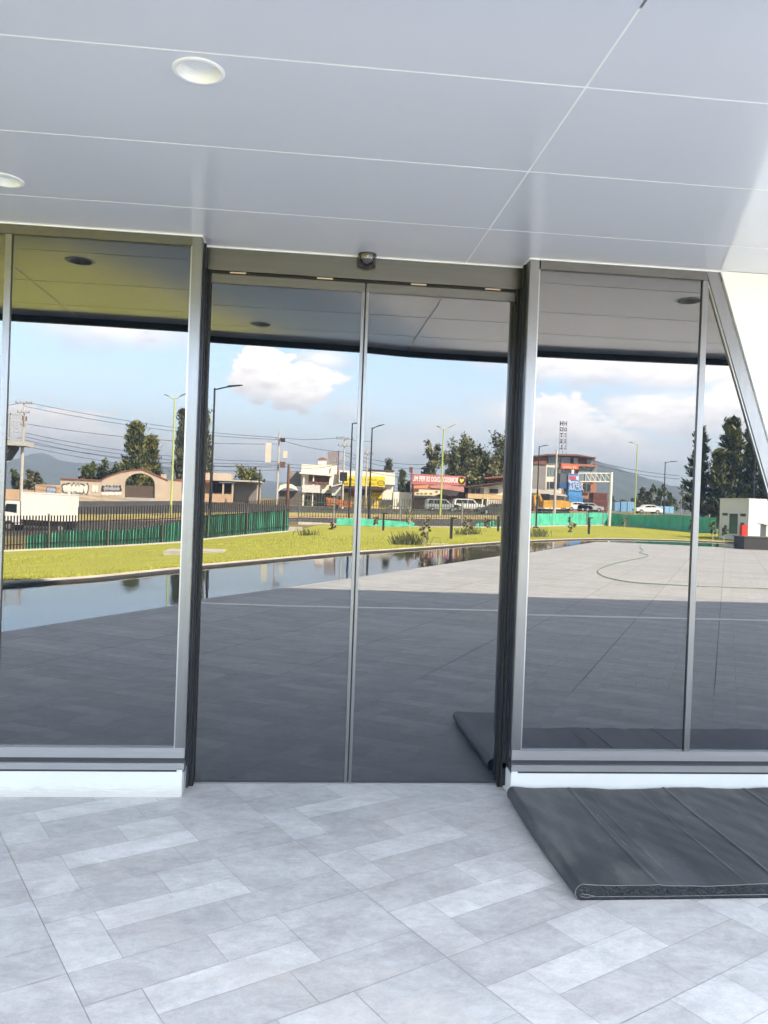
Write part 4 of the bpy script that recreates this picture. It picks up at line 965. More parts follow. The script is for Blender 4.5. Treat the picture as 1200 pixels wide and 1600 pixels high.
# ------------------------------------------------------------------ centre: white house, billboard, yellow shop, banner restaurant, white cottage
M_wht = mat('whitewash', (.74, .70, .60), .85, var=.06, vscale=.5)
M_win = mat('dark_window', (.03, .035, .04), .2)
YC = 116
wh = thing('house', 'white two-storey house with brown balcony and domed chimney', 'house', mir(495, 795, YC))
mb = MB(); FB(mb, 470, 527, 741, 800, YC + 2, 9); mb.build('wall', M_wht, wh)
mb = MB(); FB(mb, 471, 526, 727, 741, YC + .2, 11); FP(mb, [(468, 738), (522, 742), (518, 745), (468, 741)], YC - .4, 2); mb.build('parapet', M_wht, wh)
mb = MB(); FB(mb, 497, 510, 719, 728, YC + 1.5, 1.5); ch = mb.build('chimney', M_wht, wh)
mb = MB(); FP(mb, [(496, 719.2), (498, 717), (503, 715.7), (508, 717), (511, 719.2)], YC + 1.3, 1.9); mb.build('chimney_cap', M_roof, ch)
mb = MB(); FB(mb, 482, 517, 743.5, 757, YC + 1.9, .05); FB(mb, 482, 517, 754, 758, YC, .1); mb.build('balcony', mat('brown_balcony', (.16, .07, .045), .8), wh)
mb = MB(); FP(mb, [(517, 731), (524, 731), (519, 760), (513, 760)], YC - .1, .4); mb.build('buttress', M_wht, wh)
for u in (474, 489):
    mb = MB(); FB(mb, u - 1, u + 1, 741, 797, YC, .3); mb.build('post', M_wht, wh)
mb = MB(); FB(mb, 472, 500, 759, 771, YC - .3, .2); mb.build('shop_panel', mat('pale_panel', (.62, .60, .56), .7), wh)
mb = MB(); FB(mb, 477, 525, 772, 797, YC + 1.8, .1); mb.build('doorway', M_under, wh)
mb = MB(); FB(mb, 450, 476, 737, 760, YC + 6, 6); tag(mb.build('grey_house', mat('grey_block', (.26, .245, .23), .9, var=.1)), 'dull grey house block left of the white two-storey house', 'house')
sd2 = thing('low_stall', 'low dark stall with a curved pale awning left of the white house', 'stall', mir(450, 796, YC - 1))
mb = MB(); FB(mb, 436, 470, 768, 797, YC - .5, 4); mb.build('wall', mat('dark_stall', (.12, .10, .09), .8, var=.2), sd2)
mb = MB(); FP(mb, [(434, 770), (438, 760), (446, 757), (456, 757.5), (463, 762), (466, 768), (455, 764), (444, 764)], YC - 1.5, 2.5); mb.build('awning', M_wht, sd2)
bb = thing('billboard', 'back of a grey slatted billboard above the white house', 'billboard', mir(520, 796, YC + 4))
mb = MB(); 
for k in range(9): FB(mb, 511.5, 524, 707 + k * 2.6, 709.2 + k * 2.6, YC + 3, .12)
FB(mb, 512, 526, 706, 731, YC + 3.15, .15); mb.build('panel', mat('grey_panel', (.27, .24, .24), .8), bb)
mb = MB(); FB(mb, 526, 528, 705, 790, YC + 3, .3); mb.build('mast', M_rust, bb)
ysn = mat('yellow_sign', (.75, .58, .02), .6); ywl = mat('yellow_wall', (.62, .45, .12), .8, var=.08)
ys_ = thing('shop', 'cream shop with yellow sign boards and dark canopy', 'shop', mir(580, 797, YC))
mb = MB(); FB(mb, 531, 604, 756, 800, YC + 1.5, 8); mb.build('wall', ywl, ys_)
mb = MB(); FB(mb, 529, 617, 737.5, 757, YC + .6, 9); mb.build('upper_wall', M_wht, ys_)
mb = MB(); FB(mb, 597, 614, 757, 782, YC + 1.2, 4); mb.build('side_wall', M_wht, ys_)
for (u0, u1, s) in ((537, 560, 1), (565, 601, 1)):
    mb = MB(); FB(mb, u0, u1, 745, 761.5, YC + .3, .15); sg = mb.build('sign_board', ysn, ys_)
    x, z = px2((u0 + u1) / 2 - (3 if u0 > 560 else 0), 750.3, YC); x2, z2 = px2((u0 + u1) / 2 - (3 if u0 > 560 else 0), 756.6, YC)
    M_olive = mat('olive_lettering', (.22, .17, .01), .7)
    strokes(sg, M_olive, x, -YC - .27, z, 1.9, .36, 12); strokes(sg, M_olive, x, -YC - .27, z2, 1.3, .42, 9)
    if u0 > 560:
        mb = MB(); x, z = px2(595, 756, YC); pts = [(x + .62 * math.cos(a), z + .42 * math.sin(a)) for a in [i * math.pi / 8 for i in range(16)]]; ptsi = [(x + .50 * math.cos(a), z + .28 * math.sin(a)) for a in [i * math.pi / 8 for i in range(16)]]
        for i in range(16): j = (i + 1) % 16; mb.prism([pts[i], pts[j], ptsi[j], ptsi[i]], 'y', -YC - .27, -YC - .29)
        mb.box(x - .45, x + .45, -YC - .29, -YC - .27, z - .05, z + .06); mb.build('oval_emblem', M_olive, sg)
mb = MB(); FP(mb, [(536, 760), (590, 761), (604, 767), (536, 764.5)], YC - 1.6, 3.2); mb.build('canopy', mat('brown_canopy', (.07, .04, .03), .8), ys_)
mb = MB(); FB(mb, 536, 543, 765, 771, YC + 1.4, .1); FB(mb, 565, 574, 765, 775, YC + 1.4, .1); mb.build('window', M_win, ys_)
mb = MB(); FB(mb, 544, 553, 768, 777, YC + 1.3, .15); mb.build('small_sign', mat('red_sign', (.35, .05, .03), .7), ys_)
mb = MB(); FB(mb, 578, 596, 771, 780, YC + 1.2, .15); s2_ = mb.build('menu_board', ysn, ys_); x, z = px2(587, 775, YC); strokes(s2_, mat('red_lettering', (.35, .03, .02), .7), x, -YC - 1.17, z, 1.3, .4, 8)
mb = MB(); FP(mb, [(517, 760), (534, 756), (534, 758), (517, 762)], YC - 1, 2.5); FB(mb, 518, 532, 761, 776, YC, .4); mb.build('side_awning', mat('pale_awning', (.6, .58, .55), .7), ys_)
mb = MB(); FB(mb, 596, 614, 782, 790, YC + 1.1, .1); mb.build('doorway', M_under, ys_)
uh = thing('rooftop_hut', 'small pink rooftop room with flat dark roof above the yellow shop', 'hut', mir(596, 746, YC + 5))
mb = MB(); FB(mb, 588, 611, 738, 746, YC + 4, 4); mb.build('wall', mat('rose_stucco', (.45, .33, .28), .9), uh)
mb = MB(); FB(mb, 573, 616, 735, 737.5, YC + 3.4, 5.5); mb.build('roof', M_under, uh)
mb = MB(); FB(mb, 591, 601, 740, 745, YC + 3.95, .1); mb.build('window', M_win, uh)
ww2 = MB(); FB(ww2, 614, 644, 770, 797, YC + 1, .3); tag(ww2.build('white_wall', M_wht), 'plain pale wall between the yellow shop and the banner restaurant', 'wall')

rs = thing('restaurant', 'roadside restaurant under a long pink banner with striped awnings', 'restaurant', mir(690, 799, YC))
mb = MB(); FB(mb, 646, 728, 752, 801, YC + 2.5, 7); mb.build('wall', mat('maroon_wall', (.16, .07, .055), .85, var=.15), rs)
mb = MB(); FP(mb, [(643.5, 741), (728, 745.5), (728, 759), (643.5, 757.5)], YC - .6, .15); bn = mb.build('banner', mat('pink_banner', (.46, .15, .15), .7, var=.12, vscale=.5), rs)
x, z = px2(681, 750.5, YC - .6)
text('BORREGO AZADO DE PEPE MIL', 1.02, bn, 'lettering', mat('cream_lettering', (.85, .80, .74), .7), (x + .02, -YC + .63, z), sx=.475, bold=.03, depth=.02)
mb = MB(); x, z = px2(722.5, 752, YC - .6); n = 20
mb.prism([(x + .52 * math.cos(2 * math.pi * i / n), z + .56 * math.sin(2 * math.pi * i / n)) for i in range(n)], 'y', -YC + .60, -YC + .64); mb.build('round_emblem', mat('black_disc', (.02, .02, .02), .6), bn)
mb = MB(); mb.prism([(x - .10, z - .40), (x + .30, z - .05), (x + .28, z + .34), (x, z + .12), (x - .24, z + .36), (x - .34, z + .02)], 'y', -YC + .64, -YC + .66); mb.build('emblem_shape', ysn, bn)
mb = MB(); FP(mb, [(647, 760), (671, 758.5), (673, 764.5), (647, 764)], YC - 1.2, 1.5); mb.build('orange_awning', mat('orange_awning', (.60, .26, .13), .8), rs)
mb = MB(); FP(mb, [(672, 760), (694, 758), (726, 762), (726, 770), (690, 764.5), (673, 763)], YC - 1.4, 1.8); mb.build('red_awning', mat('salmon_awning', (.50, .24, .20), .8, var=.25, vscale=1), rs)
mb = MB(); FP(mb, [(655, 765.5), (689, 767), (689, 772.5), (684, 774), (679, 775.5), (648, 775), (648, 770.5), (655, 769.5)], YC - 1.6, .12); fa_ = mb.build('cream_fascia', mat('cream_fascia', (.66, .60, .42), .8), rs)
mb = MB()
for u in (653, 659, 666, 674, 683):
    x, z = px2(u, 772.5 if u < 680 else 769.5, YC - 1.6); mb.prism([(x + .24 * math.cos(i * .785), z + .14 * math.sin(i * .785)) for i in range(8)], 'y', -YC + 1.61, -YC + 1.63)
mb.build('painted_food', mat('olive_lettering', (.22, .17, .01), .7), fa_)
mb = MB(); FB(mb, 647, 692, 776, 783, YC - .5, .1); FB(mb, 693, 724, 766, 776, YC + 1.8, .2); mb.build('dark_opening', M_under, rs)
mb = MB(); FB(mb, 641.5, 643.5, 732, 799, YC - .5, .25); mb.build('sign_post', M_post, rs)
mb = MB(); x, z = px2(642.5, 735, YC - .5); mb.box(x - .25, x + .25, -YC + .35, -YC + .65, z - .4, z + .4); mb.build('post_lantern', M_rust, rs)
ct = thing('cottage', 'white cottage with a slanting dark roof and two garage doors', 'house', mir(765, 800, YC))
mb = MB(); FP(mb, [(735, 775), (735, 763), (758, 761.5), (802, 755), (802, 775)], YC + 2, 8); mb.build('wall', M_wht, ct)
mb = MB(); FP(mb, [(729, 761.2), (802, 752.5), (802, 754.5), (729, 763.2)], YC + .6, 10); mb.build('roof', mat('brown_canopy', (.07, .04, .03), .8), ct)
mb = MB(); FB(mb, 733, 757, 763.5, 773, YC + 1.9, .1); mb.build('grey_front', mat('grey_block', (.26, .245, .23), .9), ct)
for u0, u1 in ((738, 743), (745, 751), (766, 779)):
    mb = MB(); FB(mb, u0, u1, 765, 772, YC + 1.75, .1); mb.build('window', M_win, ct)
mb = MB(); FB(mb, 732, 802, 773.5, 781, YC + .4, 6); mb.build('porch_band', mat('ochre_band', (.58, .42, .22), .85), ct)
mb = MB(); FB(mb, 735, 762, 780, 800, YC + .9, .2); mb.build('garage_door', mat('brown_shutter', (.10, .075, .065), .8), ct)
mb = MB(); FB(mb, 762, 802, 778, 799, YC + .5, .2); mb.build('garage_door', mat('pale_shutter', (.60, .50, .44), .8), ct)
mb = MB(); FB(mb, 754, 756, 779, 800, YC + .4, .3); FB(mb, 761.5, 763, 779, 800, YC + .3, .3); mb.build('post', M_wht, ct)
rh = thing('roof_terrace', 'dark red roofed terrace behind the cottage roof', 'building', mir(775, 760, YC + 12))
mb = MB(); FB(mb, 762, 802, 748, 762, YC + 12, 5); mb.build('wall', M_rust, rh)
mb = MB(); FP(mb, [(758, 747), (804, 743.5), (804, 746), (758, 749.5)], YC + 11, 7); mb.build('roof', M_roof, rh)

# ------------------------------------------------------------------ vehicles
M_cw = mat('white_car_paint', (.72, .72, .70), .3, coat=.5); M_cs = mat('silver_car_paint', (.42, .44, .44), .35, metal=.3, coat=.5); M_cd = mat('dark_car_paint', (.05, .055, .07), .3, coat=.5)
M_tyre = mat('tyre', (.02, .02, .02), .9); M_rimm = mat('wheel_rim', (.4, .4, .4), .4, metal=.7); M_glz = mat('car_glass', (.015, .02, .025), .4, spec=.2); M_red = mat('tail_light', (.4, .02, .02), .3)
def car(name, label, cat, u, v, Y, Lc, paint, flip=False, kind='suv'):
    b = mir(u, v, Y); t = thing(name, label, cat, b); s = -1 if flip else 1
    T = Matrix.Translation(b) @ Matrix.Diagonal((s, 1, 1, 1)); k = Lc / 4.6; W = 1.78 / 2; H = 1.7 if kind == 'suv' else 1.45
    if kind == 'suv': prof = [(-2.3, .35), (2.25, .35), (2.3, .75), (2.2, .98), (1.3, 1.08), (.75, 1.58), (.5, H), (-1.9, H), (-2.15, 1.5), (-2.25, 1.0), (-2.32, .8)]
    else: prof = [(-2.3, .35), (2.25, .35), (2.3, .65), (2.15, .85), (1.2, .98), (.55, 1.38), (.2, H), (-.9, H), (-1.6, 1.08), (-2.2, 1.0), (-2.32, .8)]
    mb = MB(T); belt = 1.02
    mb.prism([(x * k, z) for x, z in prof if z < 1.09], 'y', -W, W)
    if kind == 'suv': mb.prism([(-2.22 * k, .95), (1.30 * k, .95), (1.25 * k, 1.08), (.75 * k, 1.58), (.5 * k, H), (-1.9 * k, H), (-2.15 * k, 1.5)], 'y', -W * .86, W * .86)
    else: mb.prism([(-1.6 * k, .95), (1.25 * k, .95), (.55 * k, 1.38), (.2 * k, H), (-.9 * k, H), (-1.55 * k, 1.08)], 'y', -W * .86, W * .86)
    mb.build('body', paint, t, smooth=True)
    mb = MB(T); wy = W * .86 + .012
    top = H - .12
    if kind == 'suv': wins = [[(-2.0, 1.05), (-1.2, 1.05), (-1.2, top), (-1.85, top)], [(-1.12, 1.05), (-.25, 1.05), (-.25, top), (-1.12, top)], [(-.17, 1.05), (.98, 1.08), (.55, top - .02), (-.17, top)]]
    else: wins = [[(-1.45, 1.02), (-.4, 1.02), (-.4, top), (-.85, top)], [(-.32, 1.02), (.95, 1.02), (.35, top - .03), (-.32, top)]]
    for wv in wins:
        for sy in (-1, 1): mb.poly([(x * k, sy * wy * (1.015 if z < 1.1 else 1.0), z) for x, z in wv])
    mb.build('side_windows', M_glz, t)
    for wx in (-1.4, 1.4):
        for sy in (-1, 1):
            mb = MB(T); r = .34; n = 18
            mb.prism([(wx * k + r * math.cos(2 * math.pi * i / n), r + r * math.sin(2 * math.pi * i / n)) for i in range(n)], 'y', sy * (W - .18), sy * (W + .015)); wl_ = mb.build('wheel', M_tyre, t)
            mb = MB(T); mb.prism([(wx * k + .2 * math.cos(2 * math.pi * i / n), r + .2 * math.sin(2 * math.pi * i / n)) for i in range(n)], 'y', sy * (W + .01), sy * (W + .03)); mb.build('rim', M_rimm, wl_)
    for z0, x0, mm, nm in ((.7, 2.27, M_cw, 'headlight'), (.85, -2.30, M_red, 'tail_light')):
        for sy in (-1, 1): mb = MB(T); mb.box((x0 - .05) * k, (x0 + .02) * k, sy * .55, sy * .8, z0, z0 + .14); mb.build(nm, mm, t)
    return t
car('parked_car', 'silver SUV parked left of the lime lamp under the pink banner', 'car', 690, 800, 108, 4.7, M_cs, False)
car('parked_car', 'white SUV parked right of the lime lamp before the restaurant', 'car', 732, 799.5, 108, 4.4, M_cw, False)
car('moving_car', 'dark low car half hidden by the right door jamb', 'car', 774, 805, 100, 4.4, M_cd, True, 'sedan')
for i, (u, v) in enumerate(((900, 800), (1010, 804), (918, 801))):
    car('parked_car', ('pale car roof showing above the green mesh before the rust container', 'white car behind the green mesh below the far trees', 'silver car beside the rust container')[i], 'car', u, v, 120, 4.4, M_cw if i < 2 else M_cs, i == 1, 'sedan')
def truck():
    b = mir(68, 832, 58); t = thing('box_truck', 'white cab-over box truck driving along the road behind the left fence', 'truck', b)
    T = Matrix.Translation(b)
    mb = MB(T); mb.box(-1.15, 2.35, -1.05, 1.05, .95, 2.95); bx = mb.build('cargo_box', mat('white_box', (.76, .74, .68), .5, var=.04), t)
    mb = MB(T); mb.box(-1.17, 2.37, -1.07, 1.07, 2.86, 2.97); mb.build('box_top_trim', M_cw, bx)
    mb = MB(T); P = [(-2.75, .55), (-1.2, .55), (-1.2, 2.15), (-1.4, 2.28), (-2.35, 2.28), (-2.58, 1.45), (-2.78, 1.2)]; mb.prism(P, 'y', -.92, .92); cb = mb.build('cab', M_cw, t)
    mb = MB(T); mb.mesh([(-2.592, -.8, 1.42), (-2.592, .8, 1.42), (-2.375, .76, 2.18), (-2.375, -.76, 2.18)], [(0, 1, 2, 3)]); mb.build('windscreen', M_glz, cb)
    for sy in (-1, 1):
        mb = MB(T); mb.poly([(-2.42, sy * .93, 1.5), (-1.5, sy * .93, 1.4), (-1.5, sy * .93, 2.05), (-2.25, sy * .93, 2.05)]); mb.build('side_window', M_glz, cb)
        for wx in (-2.05, 1.6):
            mb = MB(T); mb.prism([(wx + .42 * math.cos(i * math.pi / 9), .42 + .42 * math.sin(i * math.pi / 9)) for i in range(18)], 'y', sy * .72, sy * .95); w_ = mb.build('wheel', M_tyre, t)
            mb = MB(T); mb.prism([(wx + .2 * math.cos(i * math.pi / 9), .42 + .2 * math.sin(i * math.pi / 9)) for i in range(18)], 'y', sy * .945, sy * .97); mb.build('rim', M_rimm, w_)
        mb = MB(T); mb.box(-2.80, -2.76, sy * .55, sy * .8, .8, 1.0); mb.build('headlight', M_rimm, t)
    mb = MB(T); mb.box(-2.8, 2.5, -.45, .45, .5, .9); mb.box(-2.84, -2.76, -.9, .9, .42, .62); mb.build('chassis', M_blk, t)
truck()
# orange flat trailer
b = mir(527, 797, 98); t = thing('orange_trailer', 'orange slatted trailer parked in front of the yellow-signed shop', 'trailer', b); T = Matrix.Translation(b)
M_or = mat('orange_paint', (.60, .17, .04), .6, var=.15)
mb = MB(T); mb.prism([(-1.5, .45), (1.6, .3), (2.0, 1.0), (-1.5, 1.45)], 'y', -.9, .9); mb.build('body', M_or, t)
mb = MB(T)
for i in range(12): mb.box(-1.45 + i * .26, -1.39 + i * .26, .9, .95, .5, 1.2)
mb.build('side_slats', M_rust, t)
for sy in (-1, 1): mb = MB(T); mb.prism([(-.2 + .3 * math.cos(i * math.pi / 8), .3 + .3 * math.sin(i * math.pi / 8)) for i in range(16)], 'y', sy * .9, sy * 1.05); mb.build('wheel', M_tyre, t)

# ------------------------------------------------------------------ hotel, containers, gantry
YH = 165
M_hw = mat('hotel_white', (.70, .67, .58), .85, var=.05); M_hshade = mat('hotel_side_shade', (.25, .235, .225), .9, var=.05, vscale=.4); M_hb = mat('hotel_brown', (.20, .085, .06), .85); M_ho = mat('hotel_orange', (.36, .16, .10), .85)
M_hglass = mat('bluish_window', (.20, .25, .28), .15)
ht = thing('hotel', 'four-storey white and orange hotel with a rooftop letter tower', 'hotel', mir(880, 800, YH))
mb = MB(); FB(mb, 827, 850, 727, 812, YH - .3, 14); mb.build('shaded_wing', M_hshade, ht)  # shade of the hotel side wall is put into this grey
mb = MB(); FB(mb, 827, 853, 713, 727, YH - .5, 14); mb.build('brown_top_storey', M_hb, ht)
mb = MB(); FB(mb, 850, 875, 725.5, 812, YH, 14); mb.build('white_wall', M_hw, ht)
mb = MB(); FB(mb, 875, 930, 733, 812, YH + .4, 13); mb.build('orange_wall', M_ho, ht)
mb = MB(); FB(mb, 853, 928, 713.5, 727, YH + .5, 12); mb.build('top_storey', M_hb, ht)
mb = MB(); FP(mb, [(830, 713.8), (853, 710.6), (900, 711), (930, 716), (930, 717.6), (900, 713.6), (853, 713), (830, 715.4)], YH - 1.4, 16); mb.build('roof', mat('red_brown_roof', (.17, .08, .06), .8), ht)
mb = MB(); FB(mb, 874, 931, 726, 729.5, YH - .9, 2); mb.build('terrace_slab', M_ho, ht)
for (u0, u1, v0, v1) in ((855, 865, 715, 726), (865.8, 873.5, 715, 726), (874.5, 889, 715.5, 726), (894, 901, 717, 726), (915, 925, 718.5, 726.5), (854, 857.5, 731.5, 744), (858.5, 871, 732, 744), (853, 856, 754, 765), (857.5, 871, 754, 765), (902, 911, 730.5, 752), (912, 920.5, 730.5, 752), (921.5, 930, 730.5, 752), (907.5, 921, 757, 770), (875, 888, 734.5, 742)):
    mb = MB(); FB(mb, u0, u1, v0, v1, YH - .12, .1); wv = mb.build('window', M_hglass if v0 < 745 else M_win, ht)
    mb = MB(); um = (u0 + u1) / 2; FB(mb, um - .22, um + .22, v0, v1, YH - .16, .05); FB(mb, u0, u1, v0 - .4, v0 + .2, YH - .18, .07); FB(mb, u0, u1, v1 - .2, v1 + .4, YH - .18, .07); mb.build('frame', M_post, wv)
mb = MB(); FB(mb, 867, 871, 742 + 4, 752, YH - .5, .4); mb.build('air_unit', M_under, ht)
mb = MB(); FB(mb, 875, 902, 726.8, 734, YH - 1.3, .2); osn = mb.build('orange_sign', mat('orange_sign', (.62, .14, .05), .6), ht)
x, z = px2(885, 731, YH - 1.3); strokes(osn, M_graw, x, -YH + 1.33, z, 2.0, .5, 9); x, z = px2(897, 730.5, YH - 1.3); strokes(osn, M_graw, x, -YH + 1.33, z, 1.0, .8, 2)
# rooftop letter tower, two sides
tw = MB(); xa, za = px2(877, 712, YH + 2); xb, zb = px2(877, 659, YH + 2)
for dx in (-.78, 0, .78): tw.box(xa + dx - .02, xa + dx + .02, -YH - 2.1, -YH - 2.0, za - .5, zb + .2)
for k in range(6): tw.box(xa - .75, xa + .75, -YH - 2.1, -YH - 2.02, za + (zb - za) * k / 5.4 - .02, za + (zb - za) * k / 5.4 + .02)
twr = tw.build('letter_tower', M_rust, ht)
for i, ch_ in enumerate('HOTEL'):
    z = zb - .55 - i * 1.30
    text(ch_, 1.25, twr, 'letter', M_grak, (xa - .42, -YH - 1.98, z), sx=.8, depth=.05, bold=.04); text(ch_, 1.25, twr, 'letter', M_grak, (xa + .42, -YH - 1.98, z), sx=.55, depth=.05, bold=.03)
# rent-a-car stack of blue cabins
YK = 150
M_blue = mat('blue_panel', (.03, .17, .50), .6, var=.08); M_dblue = mat('deep_blue', (.02, .08, .22), .6); M_lblue = mat('light_blue', (.22, .42, .60), .6, var=.1); M_gcab = mat('grey_cabin', (.10, .11, .13), .7)
rc = thing('rental_kiosk', 'stack of blue container cabins lettered for car rental beside the hotel', 'kiosk', mir(895, 802, YK))
mb = MB(); FB(mb, 873, 886, 741, 755, YK + .3, 3); mb.build('grey_cabin', M_gcab, rc)
mb = MB(); FB(mb, 886, 902, 741.5, 754.5, YK, 3); pw = mb.build('sign_panel', mat('pale_sign', (.55, .58, .66), .6), rc)
mb = MB(); FB(mb, 887, 898, 745, 750.5, YK - .05, .04); mb.build('red_script', mat('red_sign2', (.50, .08, .12), .6), pw)
mb = MB(); FB(mb, 886.5, 901.5, 741.8, 744, YK - .05, .04); FB(mb, 890, 901, 750.8, 752.5, YK - .05, .04); mb.build('blue_band', M_blue, pw)
mb = MB(); FB(mb, 891, 895, 735, 741, YK, .5); mb.build('top_box', mat('white_box', (.76, .74, .68), .5), rc)
mb = MB(); FB(mb, 872, 887, 755, 764, YK + .3, 3); mb.build('blue_cabin', M_dblue, rc)
mb = MB(); FB(mb, 886, 907, 754.6, 768, YK, 3); s3 = mb.build('rent_sign', M_blue, rc)
x, z = px2(898, 758.3, YK); text('RENT', 1.15, s3, 'lettering', M_graw, (x, -YK + .02, z)); x, z = px2(898, 764.6, YK); text('ACAR', 1.15, s3, 'lettering', M_graw, (x, -YK + .02, z))
mb = MB(); FB(mb, 886, 907, 768, 776, YK + .1, 3); mb.build('light_cabin', mat('mid_blue', (.06, .26, .55), .6), rc)
def corr(mb, u0, u1, v0, v1, Y, n, th=2.4):
    x0, x1, z0, z1 = FB(mb, u0, u1, v0, v1, Y + .06, th); st = (x1 - x0) / n
    for i in range(n): mb.box(x0 + st * (i + .2), x0 + st * (i + .7), -Y - .07, -Y, z0 + .08, z1 - .08)
mb = MB(); corr(mb, 886, 908.5, 776.5, 798, YK, 9); mb.build('ground_container', mat('mid_blue', (.06, .26, .55), .6), rc)
mb = MB(); FB(mb, 908.5, 921, 781, 800, YK + .2, 1); mb.build('glazed_front', M_win, rc)
M_cont = mat('rust_container', (.17, .055, .04), .75, var=.2, vscale=.8)
for i, (v0, v1) in enumerate(((771, 782.5), (783, 806))):
    mb = MB(); corr(mb, 924 + (0 if i else 1), 947.5, v0, v1, 138, 9); o = mb.build('shipping_container', M_cont); tag(o, ('upper rust-red shipping container of the stack', 'lower rust-red shipping container of the stack')[i], 'container', 'rust-red shipping containers')
for i, (u0, u1, v0, v1, mm) in enumerate(((959, 967, 786, 800, M_lblue), (969, 978, 785, 801, M_lblue), (979, 990, 785.5, 801, M_lblue), (1006, 1020, 790, 800, mat('rust_pale', (.35, .17, .12), .8)), (1021, 1052, 792, 803, M_lblue))):
    mb = MB(); corr(mb, u0, u1, v0, v1, 150, 4); o = mb.build('roadside_stall', mm); tag(o, ('pale blue stall left of the others beyond the mesh', 'pale blue stall second from left beyond the mesh', 'pale blue stall at the lime lamp', 'rusty pink stall right of the lime lamp', 'long low pale blue stall by the black lamp')[i], 'stall', 'market stalls beyond the green mesh')
gn = thing('sign_gantry', 'white steel truss gantry reaching left over the road', 'gantry', mir(949, 824, 76))
M_gant = mat('gantry_paint', (.72, .70, .66), .5); YG = 76
mb = MB(); a = mir(949.5, 824, YG); bq = mir(953.5, 739, YG); mb.tube([Vector((a.x, a.y, a.z)), Vector((a.x, a.y, bq.z))], .17, 12); mb.build('column', M_gant, gn)
mb = MB(); c1 = mir(903, 740.5, YG), Vector((a.x, a.y, mir(951, 740.5, YG).z)); c2 = mir(903, 753.5, YG), Vector((a.x, a.y, mir(951, 753.5, YG).z))
tr = []
for (p, q) in (c1, c2): 
    for dy in (0, -.6): mb.tube([p + Vector((0, dy, 0)), q + Vector((0, dy, 0))], .06, 5)
for k in range(5):
    f0, f1 = .18 + k / 6.2, .18 + (k + 1) / 6.2
    mb.tube([c1[0].lerp(c1[1], f0), c2[0].lerp(c2[1], min(1, f1))], .04, 4); mb.tube([c1[0].lerp(c1[1], f0), c2[0].lerp(c2[1], f0)], .04, 4)
mb.build('truss', M_gant, gn)
# canopy and digger left of hotel
cn = thing('tin_canopy', 'low tin-roofed canopy over the yellow digger', 'canopy', mir(855, 805, 120))
mb = MB(); FP(mb, [(822, 763.5), (866, 769), (884, 775.5), (884, 777), (822, 770.5)], 118, 7); mb.build('roof', mat('tin_roof', (.50, .46, .40), .6), cn)
for u in (826, 858, 880): mb = MB(); FB(mb, u - .6, u + .6, 771, 806, 119, .2); mb.build('post', M_post, cn)
mb = MB(); FB(mb, 822, 886, 776, 792, 128, .3); mb.build('back_wall', M_under, cn)
M_yel = mat('digger_yellow', (.55, .30, .04), .6, var=.25, vscale=2)
b = mir(860, 806, 104); dg_ = thing('excavator', 'yellow-orange excavator parked under the tin canopy', 'excavator', b); T = Matrix.Translation(b)
mb = MB(T); mb.prism([(-1.6, 1.0), (2.2, 1.1), (2.25, 1.9), (.9, 2.1), (-1.6, 2.0)], 'y', -1.2, 1.2); mb.build('body', M_yel, dg_)
mb = MB(T); mb.box(-1.5, -.4, -1.1, -.1, 2.0, 2.9); mb.build('cab', M_glz, dg_)
mb = MB(T); mb.prism([(-1.4, 1.7), (-2.0, 3.0), (-2.8, 2.6), (-2.6, 1.2), (-2.35, 1.2), (-2.5, 2.4), (-2.05, 2.6), (-1.7, 1.6)], 'y', .2, .6); mb.build('boom', M_yel, dg_)
mb = MB(T); mb.prism([(-2.9, .5), (-2.2, .4), (-2.3, 1.3), (-2.8, 1.2)], 'y', 0, .8); mb.build('bucket', M_rust, dg_)
for sy in (-1, 1): mb = MB(T); mb.prism([(-1.7, .1), (1.8, .1), (2.1, .45), (1.8, .85), (-1.7, .85), (-2.0, .45)], 'y', sy * .75, sy * 1.3); mb.build('track', M_tyre, dg_)
# small warning signs by the right mullion
for i, u in enumerate((1062, 1096)):
    b = mir(u, 812, 100); t = thing('warning_sign', ('diamond road sign left of the mullion', 'diamond road sign right of the mullion')[i], 'road sign', b, 'diamond road signs')
    zt_ = mir(u, 776, 100).z
    mb = MB(); mb.box(b.x - .04, b.x + .04, b.y - .04, b.y + .04, b.z - .5, zt_); mb.build('post', M_post, t)
    mb = MB(); s = .42; mb.prism([(b.x, zt_ + 2 * s), (b.x + s, zt_ + s), (b.x, zt_), (b.x - s, zt_ + s)], 'y', b.y + .05, b.y + .08); mb.build('panel', M_under, t)

# ------------------------------------------------------------------ guard house
gh = thing('guard_house', 'small plain white guard house with a dark door and two slit windows', 'guard house', mir(1162, 838, 44))
P0 = mir(1162, 838, 44); z1 = mir(1162, 777.8, 44).z; z0 = P0.z - .3
P1 = mir(1118, 836, 47.6); P2 = mir(1330, 850, 46); P1 = Vector((P1.x, P1.y, 0)); P2 = Vector((P2.x, P2.y, 0)); P3 = P1 + P2 - Vector((P0.x, P0.y, 0))
mb = MB(); mb.prism([(P0.x, P0.y), (P2.x, P2.y), (P3.x, P3.y), (P1.x, P1.y)], 'z', z0, z1 - .06); mb.build('wall', mat('guard_white', (.74, .74, .72), .85, var=.02), gh)
mb = MB(); cc = (P0 + P3) / 2
def ex(p): return (cc.x + (p.x - cc.x) * 1.015, cc.y + (p.y - cc.y) * 1.015)
mb.prism([ex(P0), ex(P2), ex(P3), ex(P1)], 'z', z1 - .06, z1); mb.build('roof_edge', mat('guard_white', (.74, .74, .72), .85), gh)
Lf = Vector((P0.x, P0.y, 0)) - P1; Ln = Lf.normalized(); nrm = Vector((Ln.y, -Ln.x, 0)); nrm = nrm if nrm.y > 0 else -nrm
